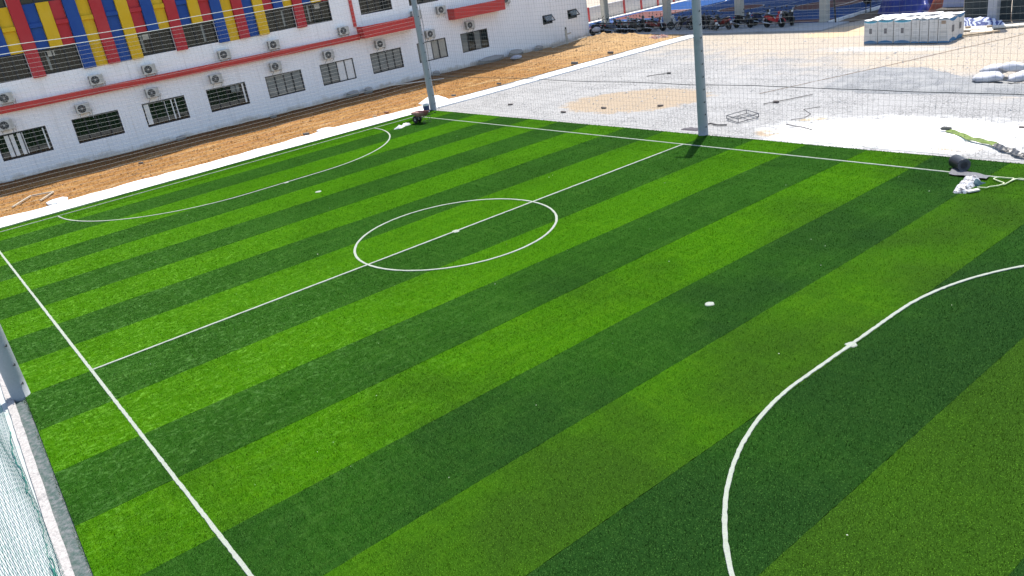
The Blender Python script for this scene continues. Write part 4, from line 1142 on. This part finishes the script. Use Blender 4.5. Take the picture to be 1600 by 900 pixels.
for y in (-.17, .17):
    w = MB(); w.lathe([(.12, -.05), (.19, -.06), (.215, -.03), (.215, .03), (.19, .06), (.12, .05), (.12, -.05)], (-.42, y, .215), 'y', 20); wo_ = w.build('wheel', BLACK, wb, True)
    q = MB(); q.lathe([(.03, -.055), (.12, -.045), (.125, .045), (.03, .055)], (-.42, y, .215), 'y', 16); q.build('rim', simple('rim_grey', (0.55, 0.55, 0.54), 0.5), wo_)
f = MB()
for y in (-1, 1):
    f.tube([(-.45, .24 * y, .22), (-.15, .24 * y, .38), (.35, .26 * y, .40), (.95, .28 * y, .55)], .018, 6)
    f.tube([(.32, .25 * y, .40), (.36, .27 * y, .0), (.50, .27 * y, .0), (.52, .27 * y, .43)], .014, 5)
f.tube([(-.42, -.26, .215), (-.42, .26, .215)], .016, 6); f.tube([(.40, -.27, .16), (.40, .27, .16)], .012, 5); f.build('frame', simple('barrow_frame', (0.07, 0.06, 0.06), 0.6), wb)
for y in (-1, 1): MB().tube([(.93, .28 * y, .545), (1.06, .28 * y, .58)], .024, 8).build('grip', BLACK, wb)
pl = empty('paint_pail', (-0.30, 21.30, .04)); tag(pl, 'white paint pail with dark blue label beside the corner pole', 'pail')
MB().lathe([(.155, 0), (.18, .40), (.19, .40), (.19, .43), (.165, .43), (.15, .05)], n=20).build('body', simple('pail_white', (0.7, 0.7, 0.69), 0.4), pl)
b = MB(); vs = []; fs = []
for i in range(21):
    t = R(-70 - 60) + R(190) * i / 20
    for (z, r_) in ((.07, .162), (.36, .181)): vs.append((r_ * math.cos(t), r_ * math.sin(t), z))
for i in range(20): fs.append((2 * i, 2 * i + 2, 2 * i + 3, 2 * i + 1))
b.add(vs, fs); b.build('label', simple('pail_label', (0.045, 0.055, 0.14), 0.4), pl)
MB().tube([(.19 * math.cos(a), .19 * math.sin(a) * .4 + .06, .40 - .16 * abs(math.sin(a))) for a in np.linspace(0, -math.pi, 12)], .005, 4).build('handle', STEEL, pl)

# black roll of seam tape, its unrolled end, bag of tools, cord
rl = empty('seam_tape_roll', (27.66, 20.72, TURF_Z), R(-40)); tag(rl, 'thick black roll standing on its side on the far touch line', 'roll')
c = MB(); prof = [(.07, -.26), (.175, -.26), (.18, -.25), (.18, .25), (.175, .26), (.07, .26), (.07, -.26)]
c.lathe(prof, (0, 0, .185), 'x', 28); c.build('wound_sheet', BLACKP, rl, False)
for rr_ in (.10, .13, .155):
    MB().lathe([(rr_, .261), (rr_ + .008, .265), (rr_ + .016, .261)], (0, 0, .185), 'x', 24).build('wound_layer', simple('tape_grey', (0.10, 0.10, 0.115), 0.5), rl)
m = MB(); vs = []; fs = []; A_ = [Vector((27.52, 20.62)), Vector((28.62, 20.32))]; B_ = [Vector((27.66, 20.12)), Vector((28.66, 20.02))]
n = 14
for i in range(n):
    u = i / (n - 1)
    for j in range(4):
        q = (A_[0].lerp(A_[1], u)).lerp(B_[0].lerp(B_[1], u), j / 3); vs.append((q.x, q.y, TURF_Z + .05 + .012 * math.sin(i * .9 + j)))
for i in range(n - 1):
    for j in range(3): fs.append((i * 4 + j, i * 4 + 4 + j, i * 4 + 5 + j, i * 4 + 1 + j))
m.add(vs, fs); o = m.build('unrolled_sheet', simple('sheet_grey', (0.12, 0.12, 0.13), 0.6, 0.15)); tag(o, 'flat dark grey sheet unrolled on turf below the black roll', 'sheet')
def crumple(name, pts, hgt, mat, seed, label, cat, step=.03):
    o = poly_mound(name, pts, hgt, mat, seed, step, hgt * 2.0, .22, TURF_Z + .02, kind=None, freq=2.6); return tag(o, label, cat)
t = NT('printed_bag'); q1 = t.noise(9.0, 2.0, 0.8); PBAG = t.out(t.mix(t.ramp(q1, .52, .6), (0.55, 0.54, 0.54), (0.10, 0.10, 0.11)), 0.6)
crumple('printed_sack', [(28.38, 18.75), (28.22, 19.5), (28.2, 19.95), (28.5, 19.95), (28.62, 19.4), (28.66, 18.85)], .14, PBAG, 2.0, 'crumpled printed sack with black marks on turf near the roll', 'sack')
crumple('white_cloth', [(28.32, 19.78), (28.3, 20.05), (28.46, 20.08), (28.52, 19.82)], .12, SACK, 6.0, 'bunched white cloth on top of the printed sack', 'cloth')
crumple('teal_cloth', [(28.46, 19.4), (28.44, 19.75), (28.72, 19.8), (28.76, 19.45)], .13, simple('teal_cloth', (0.03, 0.075, 0.095), 0.8), 11.0, 'dark teal cloth beside the bunched white cloth', 'cloth')
o = MB().bbox(-.16, .16, -.06, .06, 0, .05, .01).build('trowel_box', simple('pale_box', (0.6, 0.56, 0.5), 0.7)); o.location = (28.78, 19.0, TURF_Z + .02); o.rotation_euler = (0, 0, R(60)); tag(o, 'small pale box lying at the near end of the printed sack', 'box')
pts = [(28.75, 19.3), (28.95, 19.35), (28.98, 19.45), (29.12, 19.62), (29.16, 19.85), (28.98, 19.98), (28.80, 20.12), (28.86, 20.28), (29.05, 20.30), (29.2, 20.30), (29.22, 20.0), (29.2, 19.72), (29.22, 20.0), (29.26, 20.26), (29.36, 20.36), (29.6, 20.3)]
sm = []
for i in range(len(pts) - 1):
    p0, p1, p2, p3 = [Vector(pts[min(max(i + k, 0), len(pts) - 1)]) for k in (-1, 0, 1, 2)]
    for s_ in range(6):
        t_ = s_ / 6; q = 0.5 * ((2 * p1) + (p2 - p0) * t_ + (2 * p0 - 5 * p1 + 4 * p2 - p3) * t_ ** 2 + (3 * p1 - p0 - 3 * p2 + p3) * t_ ** 3); sm.append((q.x, q.y, TURF_Z + .045))
o = MB().tube(sm, .014, 6).build('power_cord', simple('cream_cord', (0.62, 0.66, 0.42), 0.6)); tag(o, 'pale looping cord on turf right of the printed sack', 'cord')

# turf off-cut, black plastic, steel tray, sticks on the lot
def strip_of(name, path, wid, z, mat, label, cat, thick=.03, twist=0.0):
    vs = []; fs = []; n = len(path)
    for i, p in enumerate(path):
        a = Vector(path[max(i - 1, 0)]); b = Vector(path[min(i + 1, n - 1)]); d = (b - a).normalized(); nr = Vector((-d.y, d.x))
        for j in range(4):
            k = (j / 3 - .5) * wid * (1 + .12 * math.sin(i * 1.7)); zz = z + thick * .5 * (1 + math.sin(i * 1.3 + j * 1.9 + twist)) + .02 * j
            vs.append((p[0] + nr.x * k, p[1] + nr.y * k, zz))
    for i in range(n - 1):
        for j in range(3): fs.append((i * 4 + j, i * 4 + 4 + j, i * 4 + 5 + j, i * 4 + 1 + j))
    m = MB(); m.add(vs, fs); o = m.build(name, mat)
    so = o.modifiers.new('thick', 'SOLIDIFY'); so.thickness = .02
    return tag(o, label, cat)
OFF_T = simple('offcut_green', (0.17, 0.24, 0.05), 0.8, 0.5, 14.0, bump=.5)
pp = [(25.62 + 1.95 * u, 24.38 - 1.2 * u + .06 * math.sin(u * 9)) for u in np.linspace(0, 1, 18)]
strip_of('turf_offcut', pp, .14, .045, OFF_T, 'long narrow green turf off-cut lying on white powder at right', 'turf strip')
pp = [(27.5 + 1.2 * u, 23.2 - .85 * u + .05 * math.sin(u * 14)) for u in np.linspace(0, 1, 30)]
strip_of('backing_strip', pp, .17, .05, BLACKP, 'black rumpled backing strip at the end of the green turf off-cut', 'plastic strip', .02)
o = sack('offcut_end', 25.55, 24.47, .07, .17, .09, .07, .2, 'dark curled end of the green turf off-cut', 'turf scrap', None, simple('scrap_dark', (0.09, 0.09, 0.08), 0.8), 55)
fr = MB(); c4 = [(17.27, 24.13), (18.10, 23.74), (18.34, 24.70), (17.45, 25.14)]
for z in (.03, .17):
    for i in range(4): fr.tube([(*c4[i], z), (*c4[(i + 1) % 4], z)], .016, 5)
for p in c4: fr.tube([(*p, .03), (*p, .17)], .016, 5)
fr.tube([((c4[0][0] + c4[3][0]) / 2, (c4[0][1] + c4[3][1]) / 2, .035), ((c4[1][0] + c4[2][0]) / 2, (c4[1][1] + c4[2][1]) / 2, .035)], .014, 5)
o = fr.build('steel_frame', simple('dark_steel', (0.07, 0.075, 0.085), 0.55)); tag(o, 'dark open steel tray frame lying on the lot right of the pole', 'frame')
def stick(name, pts, r_, mat, label, cat):
    return tag(MB().tube(pts, r_, 6).build(name, mat), label, cat)
gz = lambda x, y: ground_z(np.array(x), np.array(y)).item()
DK = simple('dark_stick', (0.09, 0.08, 0.075), 0.8)
def gpts(l, dz=.03): return [(x, y, gz(x, y) + dz) for x, y in l]
stick('batten', gpts([(17.10, 26.80), (17.5, 27.7), (18.05, 28.85)], .05), .02, simple('grey_wood', (0.25, 0.23, 0.21), 0.8), 'long thin grey batten lying on the lot behind the steel frame', 'batten')
o = MB().bbox(-.12, .12, -.07, .07, 0, .09, .015).build('brick', simple('dark_lump', (0.12, 0.10, 0.09), 0.9)); o.location = (17.33, 27.3, gz(17.33, 27.3)); tag(o, 'dark lump beside the long grey batten', 'brick')
stick('bent_rod', gpts([(20.08, 23.95), (20.5, 23.8), (21.0, 23.66), (21.4, 23.5)], .07), .018, DK, 'thin dark rod at the left edge of the white powder', 'rod')
stick('wire_scrap', gpts([(17.0, 23.05), (17.15, 23.3), (17.4, 23.2), (17.6, 23.15), (17.9, 23.3)], .05), .03, DK, 'dark twisted scrap in front of the steel frame', 'scrap')
stick('wire', gpts([(19.6, 26.9), (19.2, 26.4), (19.9, 25.8), (20.0, 25.2), (19.7, 24.8)], .02), .010, DK, 'thin dark wire curling above the small gravel patch', 'wire')
stick('ground_hose', gpts([(15.6, 28.6), (18.1, 35.2), (19.3, 38.7), (20.2, 41.2), (20.8, 42.9), (22.6, 44.6)], .03), .011, simple('hose_brown', (0.28, 0.2, 0.14), 0.8), 'thin brown hose running across the lot past the cartons', 'hose')
stick('batten', gpts([(6.3, 31.5), (6.9, 32.1), (7.05, 32.3)], .05), .018, DK, 'short dark stick lying alone on the white part of the lot', 'stick')
o = MB().bbox(-.12, .1, -.06, .07, 0, .1, .02).build('rock', DK); o.location = (7.2, 32.3, gz(7.2, 32.3)); tag(o, 'dark rock at the end of the short dark stick', 'rock')
for (x, y, a, lab) in [(9.9, 24.6, 10, 'small dark brick piece on the tan sand patch, nearer the turf'), (12.5, 25.6, 40, 'small dark brick piece at the right of the tan sand patch'), (8.4, 23.4, 20, 'small dark brick piece at the left edge of the tan sand patch'),
                       (3.6, 24.0, 50, 'small dark stone on the lot near the corner pole'), (27.4, 25.5, 20, 'dark stone on white powder at the right edge')]:
    m = MB(); m.bbox(-.13, .13, -.06, .06, 0, .07, .018); o = m.build('brick_piece', simple('dark_lump', (0.12, 0.10, 0.09), 0.9)); o.location = (x, y, gz(x, y) + .01); o.rotation_euler = (0, .1, R(a)); tag(o, lab, 'brick piece')
o = poly_mound('pit_shadow_patch', [(16.35, 22.25), (16.6, 22.75), (17.3, 22.7), (17.25, 22.3)], .05, simple('dark_soil', (0.10, 0.09, 0.10), 0.95, .4, 12.0), 1.5, .06, .05, .3, 0.0)  # dark patch painted in for the shadow of a drain pit

# boards, cloth, tarpaulins, screen fence at the far right
for i, (x0, x1, y0, y1, rz, mt, lab) in enumerate([(16.9, 18.6, 44.0, 44.9, 4, PALEWOOD, 'wide pale board lying right of the cartons'), (17.9, 18.9, 43.2, 43.75, 8, PALEWOOD, 'short pale board in front of the wide board'),
                                               (18.2, 20.2, 44.75, 45.35, 12, PALEWOOD, 'pale board at far right below the post'), (17.0, 19.6, 42.55, 42.75, 22, WOOD, 'thin grey plank at the front of the boards')]):
    m = MB(); w, dd = (x1 - x0) / 2, (y1 - y0) / 2; m.bbox(-w, w, -dd, dd, 0, .08, .01); o = m.build('board', mt); o.location = ((x0 + x1) / 2, (y0 + y1) / 2, .03); o.rotation_euler = (R(2), 0, R(rz * 2)); tag(o, lab, 'board', 'boards lying right of the cartons')
for (x, y, lab) in [(17.35, 44.35, 'small brown brick on the wide pale board'), (18.35, 44.5, 'brown cardboard piece at right of the wide pale board'), (17.8, 42.3, 'dark red brick lying in front of the boards')]:
    m = MB(); m.bbox(-.13, .13, -.07, .07, 0, .08, .01); o = m.build('brick', BRICK if 'red' in lab else WOOD); o.location = (x, y, .125 if y > 43 else .02); o.rotation_euler = (0, 0, R(20)); tag(o, lab, 'brick')
t = NT('striped_blue_cloth'); wv = t.n('ShaderNodeTexWave'); wv.inputs['Scale'].default_value = 0.9; wv.inputs['Distortion'].default_value = 22.0; wv.inputs['Detail'].default_value = 4.0; t.l(t.P(), wv.inputs['Vector'])
CLOTH = t.out(t.mix(t.ramp(wv.outputs['Fac'], .35, .65), (0.05, 0.07, 0.20), (0.50, 0.54, 0.66)), 0.8)
tag(poly_mound('cloth_bundle', [(16.2, 44.9), (16.3, 45.9), (17.3, 46.2), (18.6, 45.7), (18.9, 45.2), (17.6, 44.95)], .36, CLOTH, 4.0, .07, .34, .6, 0.05, kind=None), 'crumpled blue and white cloth bundle behind the pale boards', 'cloth')
TARP_B = simple('blue_tarpaulin', (0.022, 0.035, 0.20), 0.4, 0.25, 1.5, bump=.15); TARP_R = simple('red_brown_tarpaulin', (0.22, 0.06, 0.035), 0.6, 0.3, 1.5)
tag(poly_mound('tarpaulin_heap', [(8.4, 51.3), (8.3, 53.6), (11.9, 53.8), (12.0, 51.0)], 1.75, TARP_B, 8.0, .10, .9, 1.0, -0.02, kind=None), 'heap under a dark blue tarpaulin behind the cartons', 'tarpaulin heap')
tag(poly_mound('tarpaulin_heap', [(11.9, 50.6), (11.8, 53.4), (14.2, 53.2), (14.5, 50.3)], 1.5, TARP_R, 18.0, .10, 1.0, 1.2, -0.02, kind=None), 'heap under a red brown tarpaulin right of the blue one', 'tarpaulin heap')
tag(poly_mound('white_wrap', [(8.9, 51.5), (8.8, 52.4), (9.8, 52.5), (9.9, 51.7)], .35, SACK, 28.0, .07, .3, .3, 1.66, kind=None), 'crumpled white wrapping on top of the blue tarpaulin heap', 'wrapping')
o = MB().bbox(-1.15, 1.15, -.04, .04, 0, 2.2, .01).build('leaning_panel', simple('lilac_panel', (0.30, 0.32, 0.42), 0.6)); o.location = (14.6, 49.6, .5); o.rotation_euler = (R(-12), 0, R(-8)); tag(o, 'pale lilac sheet leaning at the top right behind the cartons', 'panel')
o = MB().bbox(-1.3, 1.3, -.5, .5, 0, .5, .05).build('timber_stack', simple('dark_timber', (0.07, 0.06, 0.05), 0.8)); o.location = (14.7, 49.5, 0); tag(o, 'low dark timber stack under the lilac sheet', 'timber')
fe = empty('screen_fence', (22, 47.2, 0)); tag(fe, 'tall dark green shade cloth fence at the top right corner', 'fence')
t = NT('dark_shade_cloth'); q1 = t.noise(1.0, 5.0, .7, stretch=(.6, 1, 5)); CL = t.out(t.mix(q1, (0.012, 0.020, 0.020), (0.05, 0.065, 0.07)), 0.8)
for i in range(8):
    x = -6.2 + 2.5 * i
    MB().tube([(x, .1, 0), (x, .1, 3.2)], .045, 8).build('post', STEEL, fe)
    m = MB(); vs = []; fs = []
    for a in range(9):
        for b in range(11): vs.append((x + .02 + 2.46 * a / 8, .04 * math.sin(a * 1.9 + b * .8 + i), .02 + 3.1 * b / 10))
    for a in range(8):
        for b in range(10): fs.append((a * 11 + b, a * 11 + 11 + b, a * 11 + 12 + b, a * 11 + b + 1))
    m.add(vs, fs); o = m.build('cloth_panel', CL, fe, True)
pst = empty('square_post', (17.72, 46.4, 0)); tag(pst, 'square grey concrete post in front of the dark green fence', 'post')
MB().bbox(-.23, .23, -.23, .23, -.02, 7.0, .02).build('shaft', mat_concrete('post_grey', (0.30, 0.31, 0.33), (0.38, 0.39, 0.41), (0.24, 0.24, 0.25)), pst); MB().bbox(-.34, .34, -.34, .34, -.02, .12, .02).build('footing', STRIP_M, pst)
poly_mound('dark_soil_patch', [(7.1, 46.3), (7.05, 57), (8.9, 57), (9.4, 49), (13, 47.6), (24, 46.3), (24, 50.2), (12, 50.2), (9.5, 51.0)], .05, simple('dark_soil_b', (0.13, 0.09, 0.06), 0.95, .4, 3.0), 2.2, .2, .05, .4, 0.0)
# bench-like table and thin post by the court edge
vp = empty('net_stand', (7.4, 48.3, 0)); tag(vp, 'thin dark stand with a cord beside the rightmost shelter column', 'stand')
MB().tube([(0, 0, 0), (-.08, .02, 1.0), (-.25, .05, 2.6)], .05, 8).build('post', BLACKP, vp); MB().tube([(-.1, 0, 1.1), (.5, .3, 1.15), (1.1, .8, 1.3)], .012, 4).build('cord', ROPE_W, vp); MB().bbox(-.22, .22, -.22, .22, 0, .06, .01).build('base', BLACKP, vp)
tb = empty('side_table', (8.0, 52.6, 0)); tag(tb, 'dark table standing on the soil at the right edge of the court', 'table')
MB().bbox(-.9, .9, -.35, .35, 1.0, 1.06, .01).build('top', BLACKP, tb)
for x in (-.8, .8):
    for y in (-.28, .28): MB().tube([(x, y, 0), (x, y, 1.0)], .03, 6).build('leg', BLACKP, tb)

# ------------------------------------------------------------------ rubble and scraps on the soil strip
dz = lambda x, y: dirt_z(np.array(float(x)), np.array(float(y))).item()
def slab(name, x, y, sx, sy, sz, rot, mat, label, cat, dzz=0.0):
    n = 7; ring_ = [((sx * (.8 + .3 * random.random())) * math.cos(2 * math.pi * i / n), (sy * (.8 + .3 * random.random())) * math.sin(2 * math.pi * i / n)) for i in range(n)]
    m = MB(); m.add([(a, b, 0) for a, b in ring_] + [(a * .94, b * .94, sz) for a, b in ring_], [tuple(range(n - 1, -1, -1)), tuple(range(n, 2 * n))] + [(i, (i + 1) % n, n + (i + 1) % n, n + i) for i in range(n)])
    o = m.build(name, mat); o.location = (x, y, dz(x, y) - .02 + dzz); o.rotation_euler = rot; return tag(o, label, cat)
SLG = [(-12.35, 35.0, .35, 1.3, .38, (0, .5, 0), 'large broken concrete slab against the building, left one'), (-12.3, 37.2, .3, .8, .42, (0, .6, .1), 'broken concrete slab against the building, right of the large one'),
       (-12.3, 39.6, .28, .4, .35, (0, .3, .2), 'small grey rubble block at the wall below the awning windows'), (-12.2, 24.3, .3, .35, .34, (0, .4, .1), 'grey rubble block at the wall below the sixth ground floor window'),
       (-12.3, 23.2, .26, .5, .36, (0, .5, 0), 'tilted grey slab at the wall left of the rubble block'), (-12.2, 29.9, .25, .3, .3, (0, .3, 0), 'grey stone at the wall behind the corner pole'), (-12.1, 17.4, .2, .25, .2, (0, .2, .4), 'small dark stone at the wall below the fourth ground floor window'),
       (-12.3, 11.6, .2, .35, .2, (.1, .2, .4), 'small dark pipe elbow block at wall below the second window')]
for (x, y, sx, sy, sz, rot, lab) in SLG: slab('rubble', x, y, sx, sy, sz, rot, RUBBLE, lab, 'rubble')
st = empty('standpipe', (-11.6, 42.0, dz(-11.6, 42.0))); tag(st, 'grey standpipe rising from the soil beside the awning windows', 'pipe')
MB().tube([(0, 0, -.05), (0, 0, 1.15)], .09, 10).build('pipe', COLUMN_M, st); MB().tube([(0, 0, 1.13), (0, 0, 1.3)], .06, 8).build('cap', BLACKP, st); MB().tube([(0, -.1, .75), (0, .5, .8)], .05, 8).build('branch', COLUMN_M, st)
stick('pipe_length', [(-11.4, 40.2, dz(-11.4, 40.2) + .06), (-11.0, 43.6, dz(-11.0, 43.6) + .08)], .05, COLUMN_M, 'pale pipe lying on the soil below the standpipe', 'pipe')
stick('batten', [(-11.0, 25.2, dz(-11, 25.2) + .3), (-9.6, 28.8, dz(-9.6, 28.8) + .06)], .035, PALEWOOD, 'pale batten lying on the soil behind the corner pole', 'batten')
for (a, b, r_, lab) in [((-4.5, 1.55), (-5.9, 2.55), .045, 'long pale timber on the soil, left of the angled timber frame'), ((-5.9, 2.6), (-5.45, 3.45), .05, 'pale timber at the top of the angled timber frame'), ((-5.45, 3.45), (-4.1, 2.65), .045, 'pale timber at the right of the angled timber frame')]:
    p = Vector((*a, dz(*a) + .07)); q = Vector((*b, dz(*b) + .08)); d_ = (q - p); L_ = d_.length
    m = MB(); m.bbox(-L_ / 2, L_ / 2, -.035, .035, -.03, .03, .008); o = m.build('timber', simple('dusty_timber', (0.46, 0.40, 0.31), 0.9, 0.3, 6.0)); o.location = (p + q) / 2; o.rotation_euler = d_.to_track_quat('X', 'Z').to_euler(); tag(o, lab, 'timber', 'pale timbers on the soil at far left')
for (x, y, s, mt, lab) in [(-3.1, 20.4, .12, BRICK, 'brown brick at the soil edge left of the lime heap'), (-2.9, 19.5, .11, WOOD, 'small dark brick at soil edge behind the wheelbarrow'), (-3.05, 15.4, .16, DK, 'flat dark offcut at edge of the concrete path'), (-2.6, 28.1, .14, DK, 'small dark block on edge of the concrete path beyond the corner pole'),
                          (-2.5, 34.3, .22, DK, 'dark scrap on edge of the concrete path before the soil heap'), (-2.8, 37.9, .2, DK, 'grey scrap on edge of the concrete path near the soil heap'), (-1.4, 23.9, .13, DK, 'dark scrap on the lime heap behind the corner pole'), (-7.4, 8.0, .12, DK, 'lone dark stone on the orange soil')]:
    m = MB(); m.bbox(-s, s, -s * .5, s * .5, 0, s * .7, .02); o = m.build('brick', mt); o.location = (x, y, max(dz(x, y), .05) + (0.25 if 'lime heap behind' in lab else 0)); o.rotation_euler = (0, .1, R(random.uniform(30, 90))); tag(o, lab, 'debris')
slab('paving_offcut', -3.15, 16.5, .45, .5, .05, (0, 0, .3), STRIP_M, 'white broken concrete patch beside the concrete path, nearer the lime heap', 'concrete', .06)
slab('paving_offcut', -3.2, 3.2, .5, .6, .05, (0, 0, .8), STRIP_M, 'white broken concrete patch beside the path near the timbers', 'concrete', .06)
tag(poly_mound('rag_heap', [(-4.9, 43.75), (-4.7, 44.5), (-3.6, 44.75), (-3.3, 44.2), (-4.0, 43.8)], .12, simple('rag_red', (0.30, 0.13, 0.10), 0.9, .5, 9.0, col2=(0.45, 0.4, 0.36)), 3.3, .05, .4, .3, 0.02, kind=None, freq=2.5), 'reddish rags lying at the foot of the soil heap', 'rags')
